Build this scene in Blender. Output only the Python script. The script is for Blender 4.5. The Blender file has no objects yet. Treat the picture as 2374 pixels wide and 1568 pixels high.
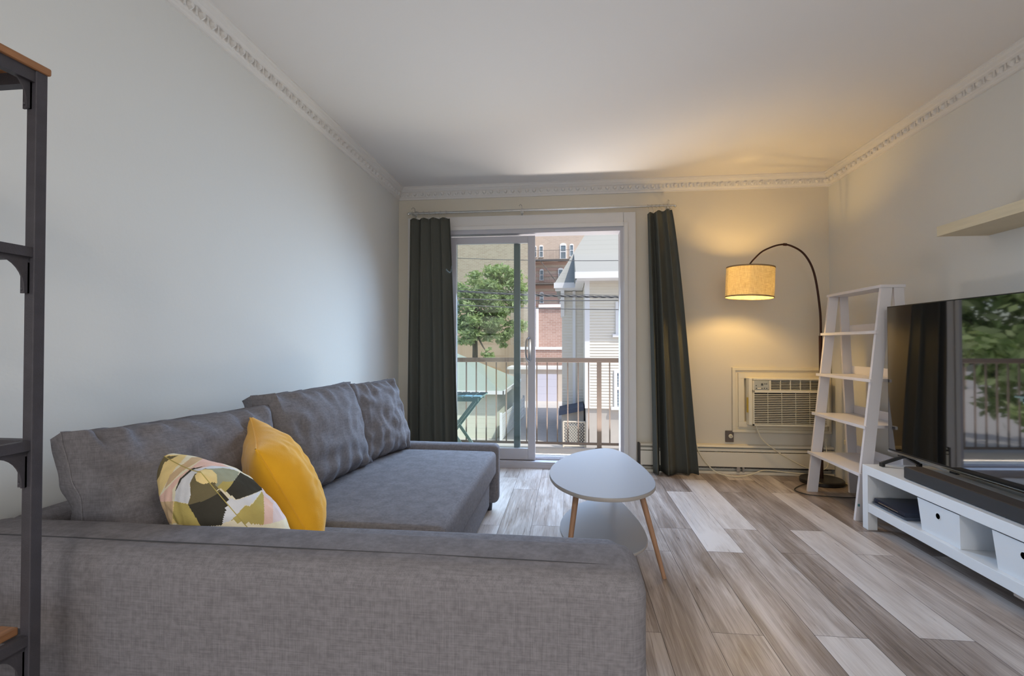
import bpy, bmesh, math, random
from mathutils import Vector, Matrix, noise
random.seed(7)
S = bpy.context.scene
COL = S.collection
PI = math.pi
D = 4.27            # inner face of the balcony wall
XL, XR = -1.49, 2.11
YB = -2.6           # wall behind the camera
CEIL = 2.44
GZ = -2.8           # street level outside (this is an upper floor)

# ---------------------------------------------------------------- camera
FPX, EYE = 1150.0, 1.05
YAW = math.atan(128 / FPX)
PIT = math.atan(16 / FPX * math.cos(YAW))
cam_d = bpy.data.cameras.new('camera')
cam_d.sensor_width = 36.0
cam_d.lens = FPX / 2374 * 36.0
cam_d.clip_start = 0.05
cam_d.clip_end = 300
cam = bpy.data.objects.new('camera', cam_d)
COL.objects.link(cam)
cam.location = (0, 0, EYE)
cam.rotation_euler = (PI / 2 + PIT, 0, YAW)
S.camera = cam
S.view_settings.view_transform = 'Standard'
S.view_settings.look = 'None'
S.view_settings.gamma = 1
S.view_settings.use_curve_mapping = False
S.view_settings.exposure = 0.0

# ---------------------------------------------------------------- world, sun, added fill lights
W = bpy.data.worlds.new('sky')
S.world = W
W.use_nodes = True
wn = W.node_tree
sky = wn.nodes.new('ShaderNodeTexSky')
sky.sky_type = 'NISHITA'
sky.sun_disc = False
sky.sun_elevation = math.radians(52)
sky.sun_rotation = math.radians(120)
sky.air_density = 1.0
sky.dust_density = 2.0
bgn = wn.nodes['Background']
bgn.inputs[1].default_value = 0.24
wn.links.new(sky.outputs[0], bgn.inputs[0])


def light(name, kind, loc, energy, color=(1, 1, 1), rot=(0, 0, 0), **kw):
    l = bpy.data.lights.new(name, kind)
    l.energy = energy
    l.color = color
    for k, v in kw.items():
        setattr(l, k, v)
    o = bpy.data.objects.new(name, l)
    o.location = loc
    o.rotation_euler = rot
    COL.objects.link(o)
    return o


def aim(o, d):
    o.rotation_euler = Vector(d).to_track_quat('-Z', 'Y').to_euler()


SUN_TO = Vector((0.50, -0.50, 1.10)).normalized()      # direction towards the sun
sun = light('sun', 'SUN', (10, -5, 20), 3.3, (1.0, 0.95, 0.87), angle=math.radians(0.6))
aim(sun, -SUN_TO)
# added fill light outside an invented window behind the camera
wl = light('fill_window_light', 'AREA', (0.3, YB - 0.25, 1.45), 30, (0.97, 0.985, 1.0), shape='RECTANGLE', size=2.6, size_y=1.7)
aim(wl, (0, 1, 0.12))
# added fill lights, placed at an invented ceiling lamp behind the camera
cl = light('fill_lamp_light', 'AREA', (0.3, -1.2, CEIL - 0.16), 26, (1.0, 0.92, 0.84), shape='DISK', size=0.5)
aim(cl, (0, 0, -1))
cu = light('fill_lamp_glow', 'POINT', (0.3, -1.2, CEIL - 0.42), 17, (1.0, 0.93, 0.84), shadow_soft_size=0.12)
# added area light just outside the balcony door, imitating daylight entering by it
dl = light('fill_door_daylight', 'AREA', (-0.28, D + 0.16, 1.25), 74, (0.48, 0.69, 1.0), shape='RECTANGLE', size=1.5, size_y=1.6, spread=math.radians(125))
dl.visible_glossy = False  # keeps the added light from showing in the television
aim(dl, (0, -1, -0.62))
# added area light imitating sunlight thrown up from the balcony floor onto the ceiling
bl = light('fill_balcony_bounce', 'AREA', (-0.2, D + 1.05, -0.06), 125, (1.0, 0.92, 0.84), shape='RECTANGLE', size=2.2, size_y=0.35)
bl.visible_glossy = False  # added light left out of reflections as well
aim(bl, (0, -0.75, 1))

# ---------------------------------------------------------------- materials
MATS = {}


def srgb(r, g, b):
    f = lambda c: (c / 255 / 12.92) if c / 255 <= 0.04045 else ((c / 255 + 0.055) / 1.055) ** 2.4
    return (f(r), f(g), f(b), 1)


def mat(name, col, rough=0.5, metal=0.0, spec=0.5, bump=None, var=None, **kw):
    """plain principled material; var=(scale, amount[, stretch]) mottles colour, bump=(scale,strength[,stretch])"""
    m = bpy.data.materials.new(name)
    m.use_nodes = True
    nt = m.node_tree
    b = nt.nodes['Principled BSDF']
    c = tuple(col) + ((1,) if len(col) == 3 else ())
    b.inputs['Base Color'].default_value = c
    b.inputs['Roughness'].default_value = rough
    b.inputs['Metallic'].default_value = metal
    b.inputs['Specular IOR Level'].default_value = spec
    for k, v in kw.items():
        b.inputs[k.replace('_', ' ')].default_value = v
    tc = nt.nodes.new('ShaderNodeTexCoord')

    def tex(sc, st):
        mp = nt.nodes.new('ShaderNodeMapping')
        mp.inputs['Scale'].default_value = st
        nt.links.new(tc.outputs['Object'], mp.inputs[0])
        n = nt.nodes.new('ShaderNodeTexNoise')
        n.inputs['Scale'].default_value = sc
        n.inputs['Detail'].default_value = 4
        nt.links.new(mp.outputs[0], n.inputs['Vector'])
        return n
    if var:
        n = tex(var[0], var[2] if len(var) > 2 else (1, 1, 1))
        r = nt.nodes.new('ShaderNodeMapRange')
        r.inputs['From Min'].default_value = 0.3
        r.inputs['From Max'].default_value = 0.7
        r.inputs['To Min'].default_value = 1 - var[1]
        r.inputs['To Max'].default_value = 1 + var[1]
        nt.links.new(n.outputs[0], r.inputs[0])
        mx = nt.nodes.new('ShaderNodeVectorMath')
        mx.operation = 'SCALE'
        mx.inputs[0].default_value = c[:3]
        nt.links.new(r.outputs[0], mx.inputs['Scale'])
        nt.links.new(mx.outputs[0], b.inputs['Base Color'])
    if bump:
        n = tex(bump[0], bump[2] if len(bump) > 2 else (1, 1, 1))
        bp = nt.nodes.new('ShaderNodeBump')
        bp.inputs['Strength'].default_value = bump[1]
        bp.inputs['Distance'].default_value = 0.01
        nt.links.new(n.outputs[0], bp.inputs['Height'])
        nt.links.new(bp.outputs[0], b.inputs['Normal'])
    MATS[name] = m
    return m


def nodes_of(m):
    return m.node_tree, m.node_tree.nodes['Principled BSDF']


def fabric(name, c1, c2, scale=1.0, rough=0.95):
    """woven cloth: two sets of crossed slubs"""
    m = mat(name, c1, rough, spec=0.15)
    nt, b = nodes_of(m)
    tc = nt.nodes.new('ShaderNodeTexCoord')
    outs = []
    for st in ((14, 14, 420), (420, 420, 14), (60, 60, 60)):
        mp = nt.nodes.new('ShaderNodeMapping')
        mp.inputs['Scale'].default_value = tuple(s * scale for s in st)
        nt.links.new(tc.outputs['Object'], mp.inputs[0])
        n = nt.nodes.new('ShaderNodeTexNoise')
        n.inputs['Scale'].default_value = 1.0
        n.inputs['Detail'].default_value = 2
        nt.links.new(mp.outputs[0], n.inputs['Vector'])
        outs.append(n.outputs[0])
    a = nt.nodes.new('ShaderNodeMath'); a.operation = 'ADD'
    nt.links.new(outs[0], a.inputs[0]); nt.links.new(outs[1], a.inputs[1])
    a2 = nt.nodes.new('ShaderNodeMath'); a2.operation = 'ADD'
    nt.links.new(a.outputs[0], a2.inputs[0]); nt.links.new(outs[2], a2.inputs[1])
    r = nt.nodes.new('ShaderNodeMapRange')
    r.inputs['From Min'].default_value = 1.2
    r.inputs['From Max'].default_value = 1.8
    nt.links.new(a2.outputs[0], r.inputs[0])
    mx = nt.nodes.new('ShaderNodeMix'); mx.data_type = 'RGBA'
    mx.inputs[6].default_value = tuple(c1) + (1,)
    mx.inputs[7].default_value = tuple(c2) + (1,)
    nt.links.new(r.outputs[0], mx.inputs[0])
    nt.links.new(mx.outputs[2], b.inputs['Base Color'])
    bp = nt.nodes.new('ShaderNodeBump')
    bp.inputs['Strength'].default_value = 0.25
    bp.inputs['Distance'].default_value = 0.003
    nt.links.new(a2.outputs[0], bp.inputs['Height'])
    nt.links.new(bp.outputs[0], b.inputs['Normal'])
    return m


def glassmat(name, tint=(0.9, 0.97, 0.95), refl=0.08):
    m = bpy.data.materials.new(name)
    m.use_nodes = True
    nt = m.node_tree
    nt.nodes.remove(nt.nodes['Principled BSDF'])
    o = nt.nodes['Material Output']
    t = nt.nodes.new('ShaderNodeBsdfTransparent')
    t.inputs[0].default_value = tuple(tint) + (1,)
    g = nt.nodes.new('ShaderNodeBsdfGlossy')
    g.inputs['Roughness'].default_value = 0.02
    f = nt.nodes.new('ShaderNodeLayerWeight')
    f.inputs[0].default_value = 0.25
    ml = nt.nodes.new('ShaderNodeMath'); ml.operation = 'MULTIPLY_ADD'
    ml.inputs[1].default_value = 0.6
    ml.inputs[2].default_value = refl * 0.4
    nt.links.new(f.outputs['Fresnel'], ml.inputs[0])
    mx = nt.nodes.new('ShaderNodeMixShader')
    nt.links.new(ml.outputs[0], mx.inputs[0])
    nt.links.new(t.outputs[0], mx.inputs[1])
    nt.links.new(g.outputs[0], mx.inputs[2])
    nt.links.new(mx.outputs[0], o.inputs[0])
    MATS[name] = m
    return m


M = {}
M['wall'] = mat('wall_paint', srgb(214, 213, 208)[:3], 0.75, spec=0.25, bump=(60, 0.04))
M['wallback'] = mat('wall_paint_lamp_tint', srgb(210, 202, 186)[:3], 0.75, spec=0.25, bump=(60, 0.04))  # creamier paint, its warmth also standing in for the lamp's yellow wash
M['ceil'] = mat('ceiling_paint', srgb(222, 218, 214)[:3], 0.8, spec=0.2, bump=(40, 0.04))
M['trim'] = mat('white_gloss_trim', srgb(216, 212, 208)[:3], 0.4, spec=0.4)
M['crown'] = mat('crown_plaster', srgb(218, 214, 209)[:3], 0.6, spec=0.3, bump=(90, 0.1))
M['vinyl'] = mat('white_vinyl_frame', srgb(182, 180, 186)[:3], 0.35)
M['glass'] = glassmat('door_glass', (0.965, 0.99, 0.98), 0.05)
M['screenframe'] = mat('screen_frame', srgb(100, 112, 112)[:3], 0.45)
M['sofa'] = fabric('sofa_fabric', (0.155, 0.146, 0.155), (0.225, 0.214, 0.226), 1.4)
M['sofadark'] = mat('sofa_seam', (0.05, 0.05, 0.055), 0.9)
M['sofaleg'] = mat('sofa_leg_plastic', (0.02, 0.02, 0.03), 0.5)
M['yellow'] = mat('mustard_cotton', srgb(232, 170, 38)[:3], 0.85, spec=0.2, bump=(300, 0.15), var=(8, 0.06), Sheen_Weight=0.3)
M['ivory'] = mat('table_laminate', srgb(158, 158, 162)[:3], 0.32, spec=0.5)
M['tableedge'] = mat('table_edge', srgb(176, 168, 160)[:3], 0.5)
M['oak'] = mat('oak_leg', srgb(172, 130, 98)[:3], 0.5, var=(6, 0.12, (8, 8, 1)))
M['shelfwhite'] = mat('painted_white_wood', srgb(222, 218, 220)[:3], 0.4)
M['bench'] = mat('bench_white_foil', srgb(226, 229, 232)[:3], 0.3)
M['box'] = mat('white_plastic_box', srgb(224, 228, 232)[:3], 0.35)
M['hole'] = mat('dark_hole', (0.01, 0.012, 0.03), 0.6)
M['tvframe'] = mat('tv_black_plastic', (0.012, 0.012, 0.013), 0.3)
M['tvscreen'] = mat('tv_screen', (0.004, 0.004, 0.005), 0.03, IOR=3.0)
M['silver'] = mat('brushed_silver', (0.55, 0.55, 0.56), 0.25, metal=1.0)
M['chrome'] = mat('curtain_chrome', (0.62, 0.62, 0.60), 0.22, metal=1.0)
M['ps'] = mat('console_black', (0.018, 0.02, 0.035), 0.28)
M['psmatte'] = mat('console_front', (0.05, 0.06, 0.085), 0.4)
M['bar'] = mat('soundbar_grille', (0.035, 0.037, 0.042), 0.6, bump=(900, 0.3))
M['bartop'] = mat('soundbar_top', (0.045, 0.035, 0.032), 0.55)
M['birch'] = mat('birch_veneer', srgb(204, 190, 160)[:3], 0.5, var=(5, 0.06, (1, 1, 14)))
M['black'] = mat('black_metal', (0.02, 0.016, 0.014), 0.4, metal=0.3)
M['bronze'] = mat('bronze_lamp_metal', srgb(64, 40, 30)[:3], 0.35, metal=0.6)
M['acwhite'] = mat('aged_white_plastic', srgb(222, 214, 192)[:3], 0.45)
M['acdark'] = mat('vent_dark', (0.06, 0.05, 0.042), 0.8)
M['acpanel'] = mat('control_panel_grey', srgb(176, 176, 165)[:3], 0.4)
M['foil'] = mat('yellow_energy_strip', srgb(196, 165, 50)[:3], 0.5)
M['heater'] = mat('heater_enamel', srgb(216, 208, 190)[:3], 0.4)
M['outlet'] = mat('bronze_plate', srgb(95, 85, 78)[:3], 0.4)
M['recept'] = mat('ivory_receptacle', srgb(225, 215, 190)[:3], 0.4)
M['cordw'] = mat('white_cord', srgb(214, 205, 180)[:3], 0.5)
M['cordb'] = mat('black_cord', (0.02, 0.018, 0.016), 0.5)
M['steel'] = mat('etagere_black_steel', srgb(66, 64, 70)[:3], 0.55, metal=0.2, bump=(400, 0.15), var=(30, 0.12))
M['rustic'] = mat('rustic_board', srgb(140, 98, 66)[:3], 0.6, var=(7, 0.35, (14, 1.2, 14)))
M['dial'] = mat('teal_tag', srgb(90, 140, 150)[:3], 0.5)


def planks_mat():
    m = mat('vinyl_planks', (0.3, 0.27, 0.25), 0.3, spec=0.5)
    nt, b = nodes_of(m)
    L = nt.links
    at = nt.nodes.new('ShaderNodeAttribute'); at.attribute_name = 'tone'
    sp = nt.nodes.new('ShaderNodeSeparateColor')
    L.new(at.outputs['Color'], sp.inputs[0])
    tc = nt.nodes.new('ShaderNodeTexCoord')
    # shift the grain per plank
    cmb = nt.nodes.new('ShaderNodeCombineXYZ')
    mu = nt.nodes.new('ShaderNodeMath'); mu.operation = 'MULTIPLY'; mu.inputs[1].default_value = 37
    L.new(sp.outputs[1], mu.inputs[0])
    L.new(mu.outputs[0], cmb.inputs[0]); L.new(mu.outputs[0], cmb.inputs[1]); L.new(mu.outputs[0], cmb.inputs[2])
    ad = nt.nodes.new('ShaderNodeVectorMath'); ad.operation = 'ADD'
    L.new(tc.outputs['Object'], ad.inputs[0]); L.new(cmb.outputs[0], ad.inputs[1])

    def nz(scale, st, det=5, dist=0.0):
        mp = nt.nodes.new('ShaderNodeMapping'); mp.inputs['Scale'].default_value = st
        L.new(ad.outputs[0], mp.inputs[0])
        n = nt.nodes.new('ShaderNodeTexNoise'); n.inputs['Scale'].default_value = scale
        n.inputs['Detail'].default_value = det; n.inputs['Distortion'].default_value = dist
        n.inputs['Roughness'].default_value = 0.62
        L.new(mp.outputs[0], n.inputs['Vector'])
        return n.outputs[0]
    big = nz(1.0, (9, 1.3, 1), 4, 0.6)      # wide cathedral patches
    fine = nz(1.0, (90, 2.6, 1), 6, 1.2)    # streaks along the board
    hair = nz(1.0, (260, 6, 1), 3, 0.3)
    # tone + variations -> ramp
    s1 = nt.nodes.new('ShaderNodeMath'); s1.operation = 'MULTIPLY_ADD'; s1.inputs[1].default_value = 1.4; s1.inputs[2].default_value = -0.70
    L.new(big, s1.inputs[0])
    s2 = nt.nodes.new('ShaderNodeMath'); s2.operation = 'MULTIPLY_ADD'; s2.inputs[1].default_value = 0.75
    L.new(fine, s2.inputs[0]); L.new(s1.outputs[0], s2.inputs[2])
    s3 = nt.nodes.new('ShaderNodeMath'); s3.operation = 'MULTIPLY_ADD'; s3.inputs[1].default_value = 0.34
    L.new(hair, s3.inputs[0]); L.new(s2.outputs[0], s3.inputs[2])
    s4 = nt.nodes.new('ShaderNodeMath'); s4.operation = 'ADD'
    L.new(sp.outputs[0], s4.inputs[0]); L.new(s3.outputs[0], s4.inputs[1])
    s5 = nt.nodes.new('ShaderNodeMath'); s5.operation = 'SUBTRACT'; s5.inputs[1].default_value = 0.58
    L.new(s4.outputs[0], s5.inputs[0])
    cr = nt.nodes.new('ShaderNodeValToRGB')
    e = cr.color_ramp.elements
    e[0].position = 0.0; e[0].color = srgb(92, 80, 72)
    e[1].position = 1.0; e[1].color = srgb(208, 199, 193)
    for p, c in ((0.25, (126, 112, 103)), (0.5, (160, 147, 139)), (0.75, (192, 181, 174))):
        q = cr.color_ramp.elements.new(p); q.color = srgb(*c)
    L.new(s5.outputs[0], cr.inputs[0])
    L.new(cr.outputs[0], b.inputs['Base Color'])
    bp = nt.nodes.new('ShaderNodeBump'); bp.inputs['Strength'].default_value = 0.22; bp.inputs['Distance'].default_value = 0.004
    L.new(s3.outputs[0], bp.inputs['Height']); L.new(bp.outputs[0], b.inputs['Normal'])
    rr = nt.nodes.new('ShaderNodeMapRange'); rr.inputs['To Min'].default_value = 0.20; rr.inputs['To Max'].default_value = 0.42
    L.new(fine, rr.inputs[0]); L.new(rr.outputs[0], b.inputs['Roughness'])
    return m


M['planks'] = planks_mat()
M['joint'] = mat('plank_joint', srgb(70, 62, 58)[:3], 0.7)


def shade_mat():
    m = bpy.data.materials.new('linen_shade'); m.use_nodes = True
    nt = m.node_tree; L = nt.links
    nt.nodes.remove(nt.nodes['Principled BSDF'])
    o = nt.nodes['Material Output']
    tc = nt.nodes.new('ShaderNodeTexCoord')
    s = None
    for st in ((30, 30, 500), (420, 420, 22)):
        mp = nt.nodes.new('ShaderNodeMapping'); mp.inputs['Scale'].default_value = st
        L.new(tc.outputs['Object'], mp.inputs[0])
        n = nt.nodes.new('ShaderNodeTexNoise'); n.inputs['Scale'].default_value = 1; n.inputs['Detail'].default_value = 2
        L.new(mp.outputs[0], n.inputs['Vector'])
        if s is None: s = n.outputs[0]
        else:
            a = nt.nodes.new('ShaderNodeMath'); a.operation = 'ADD'
            L.new(s, a.inputs[0]); L.new(n.outputs[0], a.inputs[1]); s = a.outputs[0]
    r = nt.nodes.new('ShaderNodeMapRange'); r.inputs['From Min'].default_value = 0.75; r.inputs['From Max'].default_value = 1.25
    L.new(s, r.inputs[0])
    mx = nt.nodes.new('ShaderNodeMix'); mx.data_type = 'RGBA'
    mx.inputs[6].default_value = (0.50, 0.42, 0.27, 1); mx.inputs[7].default_value = (0.80, 0.74, 0.55, 1)
    L.new(r.outputs[0], mx.inputs[0])
    t = nt.nodes.new('ShaderNodeBsdfTranslucent'); d = nt.nodes.new('ShaderNodeBsdfDiffuse')
    L.new(mx.outputs[2], t.inputs[0]); L.new(mx.outputs[2], d.inputs[0])
    ms = nt.nodes.new('ShaderNodeMixShader'); ms.inputs[0].default_value = 0.45
    L.new(t.outputs[0], ms.inputs[1]); L.new(d.outputs[0], ms.inputs[2])
    L.new(ms.outputs[0], o.inputs[0])
    return m


M['shade'] = shade_mat()


def cloth_trans(name, col, tr=0.25):
    m = mat(name, col, 0.9, spec=0.1, bump=(500, 0.2))
    nt, b = nodes_of(m)
    t = nt.nodes.new('ShaderNodeBsdfTranslucent'); t.inputs[0].default_value = tuple(col) + (1,)
    ms = nt.nodes.new('ShaderNodeMixShader'); ms.inputs[0].default_value = tr
    o = nt.nodes['Material Output']
    nt.links.new(b.outputs[0], ms.inputs[1]); nt.links.new(t.outputs[0], ms.inputs[2])
    nt.links.new(ms.outputs[0], o.inputs[0])
    return m


M['curtain'] = cloth_trans('dark_green_curtain', (0.110, 0.110, 0.093), 0.18)


def emit(name, col, k):
    m = bpy.data.materials.new(name); m.use_nodes = True
    b = m.node_tree.nodes['Principled BSDF']
    b.inputs['Base Color'].default_value = tuple(col) + (1,)
    b.inputs['Emission Color'].default_value = tuple(col) + (1,)
    b.inputs['Emission Strength'].default_value = k
    return m


M['bulb'] = emit('warm_bulb', (1.0, 0.78, 0.45), 6)
M['lampglass'] = emit('fill_lamp_glass', (1.0, 0.95, 0.88), 3)  # glowing bowl of the added fill lamp behind the camera

# ---------------------------------------------------------------- mesh helpers
CARRY = {}


def tagp(o, label=None, cat=None, group=None, kind=None):
    if label: o['label'] = label
    if cat: o['category'] = cat
    if group: o['group'] = group
    if kind: o['kind'] = kind
    return o


def wloc(p):
    v = Vector((0, 0, 0))
    while p is not None:
        v += Vector(p.location); p = p.parent
    return v


class MB:
    """collects geometry in world coordinates, then links it as ONE mesh object"""
    def __init__(s):
        s.bm = bmesh.new()

    def rbox(s, x0, x1, y0, y1, z0, z1, r=0.0, seg=2, R=None, c=None, mi=0):
        b = bmesh.new()
        bmesh.ops.create_cube(b, size=1)
        for v in b.verts:
            v.co = Vector(((x0 + x1) / 2 + v.co.x * (x1 - x0), (y0 + y1) / 2 + v.co.y * (y1 - y0), (z0 + z1) / 2 + v.co.z * (z1 - z0)))
        if r > 0:
            bmesh.ops.bevel(b, geom=list(b.edges), offset=r, segments=seg, affect='EDGES', profile=0.5)
        if R is not None:
            cc = Vector(c) if c is not None else Vector(((x0 + x1) / 2, (y0 + y1) / 2, (z0 + z1) / 2))
            for v in b.verts:
                v.co = R @ (v.co - cc) + cc
        s.join(b, mi)
        return s

    def join(s, b, mi=0):
        off = {}
        for v in b.verts:
            off[v] = s.bm.verts.new(v.co)
        for f in b.faces:
            try:
                nf = s.bm.faces.new([off[v] for v in f.verts]); nf.material_index = mi
            except ValueError:
                pass
        b.free()

    def poly(s, vs, fs, mi=0):
        q = [s.bm.verts.new(v) for v in vs]
        for f in fs:
            nf = s.bm.faces.new([q[i] for i in f]); nf.material_index = mi
        return s

    def prism(s, pts, axis, a, b, mi=0):
        """pts 2D polygon in the plane normal to axis (0:yz 1:xz 2:xy), extruded a..b"""
        def mk(p, t):
            return {0: (t, p[0], p[1]), 1: (p[0], t, p[1]), 2: (p[0], p[1], t)}[axis]
        n = len(pts)
        vs = [mk(p, a) for p in pts] + [mk(p, b) for p in pts]
        fs = [list(range(n))[::-1], list(range(n, 2 * n))] + [(i, (i + 1) % n, n + (i + 1) % n, n + i) for i in range(n)]
        return s.poly(vs, fs, mi)

    def bar(s, p, q, w, h, up=(0, 0, 1), mi=0):
        p, q = Vector(p), Vector(q)
        d = (q - p).normalized()
        u = Vector(up)
        a = d.cross(u)
        if a.length < 1e-4: a = d.cross(Vector((1, 0, 0)))
        a.normalize(); b = a.cross(d).normalized()
        vs = []
        for e in (p, q):
            for i, j in ((-1, -1), (1, -1), (1, 1), (-1, 1)):
                vs.append(e + a * (i * w / 2) + b * (j * h / 2))
        return s.poly(vs, [(3, 2, 1, 0), (4, 5, 6, 7), (0, 1, 5, 4), (1, 2, 6, 5), (2, 3, 7, 6), (3, 0, 4, 7)], mi)

    def tube(s, pts, r, n=8, mi=0, r1=None, cap=True):
        pts = [Vector(p) for p in pts]
        rings = []
        prev = None
        for i, p in enumerate(pts):
            d = (pts[min(i + 1, len(pts) - 1)] - pts[max(i - 1, 0)])
            if d.length < 1e-9: d = Vector((0, 0, 1))
            d.normalize()
            if prev is None:
                a = d.cross(Vector((0, 0, 1)))
                if a.length < 1e-3: a = d.cross(Vector((1, 0, 0)))
            else:
                a = prev - d * prev.dot(d)
            a.normalize(); prev = a
            b = d.cross(a)
            rr = r if r1 is None else r + (r1 - r) * i / (len(pts) - 1)
            rings.append([s.bm.verts.new(p + (a * math.cos(2 * PI * k / n) + b * math.sin(2 * PI * k / n)) * rr) for k in range(n)])
        for i in range(len(rings) - 1):
            for k in range(n):
                f = s.bm.faces.new((rings[i][k], rings[i][(k + 1) % n], rings[i + 1][(k + 1) % n], rings[i + 1][k])); f.material_index = mi
        if cap:
            s.bm.faces.new(rings[0][::-1]).material_index = mi; s.bm.faces.new(rings[-1]).material_index = mi
        return s

    def lathe(s, c, prof, n=32, mi=0, tilt=None):
        c = Vector(c)
        rings = []
        for r, z in prof:
            ring = []
            for k in range(n):
                v = Vector((r * math.cos(2 * PI * k / n), r * math.sin(2 * PI * k / n), z))
                if tilt is not None: v = tilt @ v
                ring.append(s.bm.verts.new(c + v))
            rings.append(ring)
        for i in range(len(rings) - 1):
            for k in range(n):
                f = s.bm.faces.new((rings[i][k], rings[i][(k + 1) % n], rings[i + 1][(k + 1) % n], rings[i + 1][k])); f.material_index = mi
        if prof[0][0] > 1e-5 and CARRY.get('caps', True): s.bm.faces.new(rings[0][::-1]).material_index = mi
        if prof[-1][0] > 1e-5 and CARRY.get('caps', True): s.bm.faces.new(rings[-1]).material_index = mi
        return s

    def build(s, name, m, parent=None, smooth=False, label=None, cat=None, group=None, kind=None, loc=None, ang=35):
        me = bpy.data.meshes.new(name)
        off = wloc(parent) if parent is not None else (Vector(loc) if loc else Vector((0, 0, 0)))
        bmesh.ops.recalc_face_normals(s.bm, faces=s.bm.faces)
        for v in s.bm.verts: v.co -= off
        s.bm.to_mesh(me); s.bm.free()
        for mm in (m if isinstance(m, (list, tuple)) else [m]): me.materials.append(mm)
        if smooth:
            for p in me.polygons: p.use_smooth = True
            try: me.set_sharp_from_angle(angle=math.radians(ang))
            except Exception: pass
        o = bpy.data.objects.new(name, me)
        COL.objects.link(o)
        if parent is not None: o.parent = parent
        elif loc: o.location = loc
        return tagp(o, label, cat, group, kind)


def thing(name, loc, label=None, cat=None, group=None, kind=None):
    o = bpy.data.objects.new(name, None)
    o.empty_display_size = 0.1
    o.location = loc
    COL.objects.link(o)
    return tagp(o, label, cat, group, kind)


def copy_tree(o, parent=None):
    c = o.copy(); COL.objects.link(c)
    if parent is not None: c.parent = parent
    for ch in list(o.children): copy_tree(ch, c)
    return c


def box(*a, r=0.0, seg=2):
    return MB().rbox(*a, r=r, seg=seg)


def bez(ps, n=24):
    """Catmull-Rom through points"""
    ps = [Vector(p) for p in ps]
    out = []
    q = [ps[0] * 2 - ps[1]] + ps + [ps[-1] * 2 - ps[-2]]
    m = max(2, n // (len(ps) - 1))
    for i in range(1, len(q) - 2):
        for k in range(m):
            t = k / m
            out.append(0.5 * ((2 * q[i]) + (q[i + 1] - q[i - 1]) * t + (2 * q[i - 1] - 5 * q[i] + 4 * q[i + 1] - q[i + 2]) * t * t + (3 * q[i] - q[i - 1] - 3 * q[i + 1] + q[i + 2]) * t ** 3))
    out.append(ps[-1])
    return out


# ================================================================ SETTING
# ---- floor: one mesh of planks, each face carries its own tone
def build_floor():
    me = bpy.data.meshes.new('floor')
    vs, fs, tones = [], [], []
    wP, LP_, x0 = 0.1825, 1.045, 0.5215
    spec = {(0, 0): .50, (0, 1): .62, (0, -1): .55, (0, 2): .5,
            (1, 0): .92, (1, 1): .50, (1, -1): .55, (1, 2): .4,
            (2, 0): .88, (2, -1): .60, (2, -2): .92, (2, 1): .6,
            (3, 0): .45, (3, -1): .40, (3, 1): .42, (3, -2): .35,
            (4, 0): .44, (4, -1): .86, (4, 1): .88, (4, -2): .5,
            (5, 0): .88, (5, -1): .72, (5, 1): .7, (5, -2): .75,
            (6, 0): .30, (6, -1): .70, (6, 1): .30, (6, -2): .8,
            (7, 0): .28, (7, -1): .50, (8, 0): .3, (-1, 0): .56, (-1, 1): .5, (-1, -1): .55,
            (-2, 0): .5, (-3, 0): .54, (-4, 0): .48, (-2, 1): .46, (-3, 1): .42, (-4, 1): .5, (-5, 0): .5}
    g = 0.0009
    for k in range(-12, 10):
        xa, xb = x0 + k * wP, x0 + (k + 1) * wP
        base = (2.94 if k % 2 == 0 else 2.62) + 0.011 * k
        for n in range(-7, 3):
            ya, yb = base + n * LP_, base + (n + 1) * LP_
            ca, cb = max(ya, YB), min(yb, D + 0.1)
            xa_, xb_ = max(xa, XL), min(xb, XR)
            if cb <= ca or xb_ <= xa_: continue
            i = len(vs)
            ga = g * (1.3 if k == 1 else 1)
            vs += [(xa_ + ga, ca + g, 0), (xb_ - g, ca + g, 0), (xb_ - g, cb - g, 0), (xa_ + ga, cb - g, 0)]
            fs.append((i, i + 1, i + 2, i + 3))
            tones.append((spec.get((k, n), random.choice([.3, .42, .5, .58, .66, .74, .86])), random.random(), 0, 1))
    nplank = len(fs)
    # substrate and bottom closing the slab
    for z, rev in ((-0.0015, False), (-0.12, True)):
        i = len(vs)
        vs += [(XL, YB, z), (XR, YB, z), (XR, D + 0.1, z), (XL, D + 0.1, z)]
        fs.append((i, i + 1, i + 2, i + 3) if not rev else (i + 3, i + 2, i + 1, i))
    a, b = len(vs) - 8, len(vs) - 4
    for j in range(4):
        fs.append((a + (j + 1) % 4, a + j, b + j, b + (j + 1) % 4))
    me.from_pydata(vs, [], fs)
    me.materials.append(M['planks']); me.materials.append(M['joint'])
    at = me.attributes.new('tone', 'FLOAT_COLOR', 'CORNER')
    li = 0
    for fi, p in enumerate(me.polygons):
        if fi >= nplank: p.material_index = 1
        for _ in p.loop_indices:
            at.data[li].color = tones[fi] if fi < nplank else (0.5, 0, 0, 1); li += 1
    o = bpy.data.objects.new('floor', me)
    COL.objects.link(o)
    tagp(o, kind='structure')


build_floor()

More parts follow.
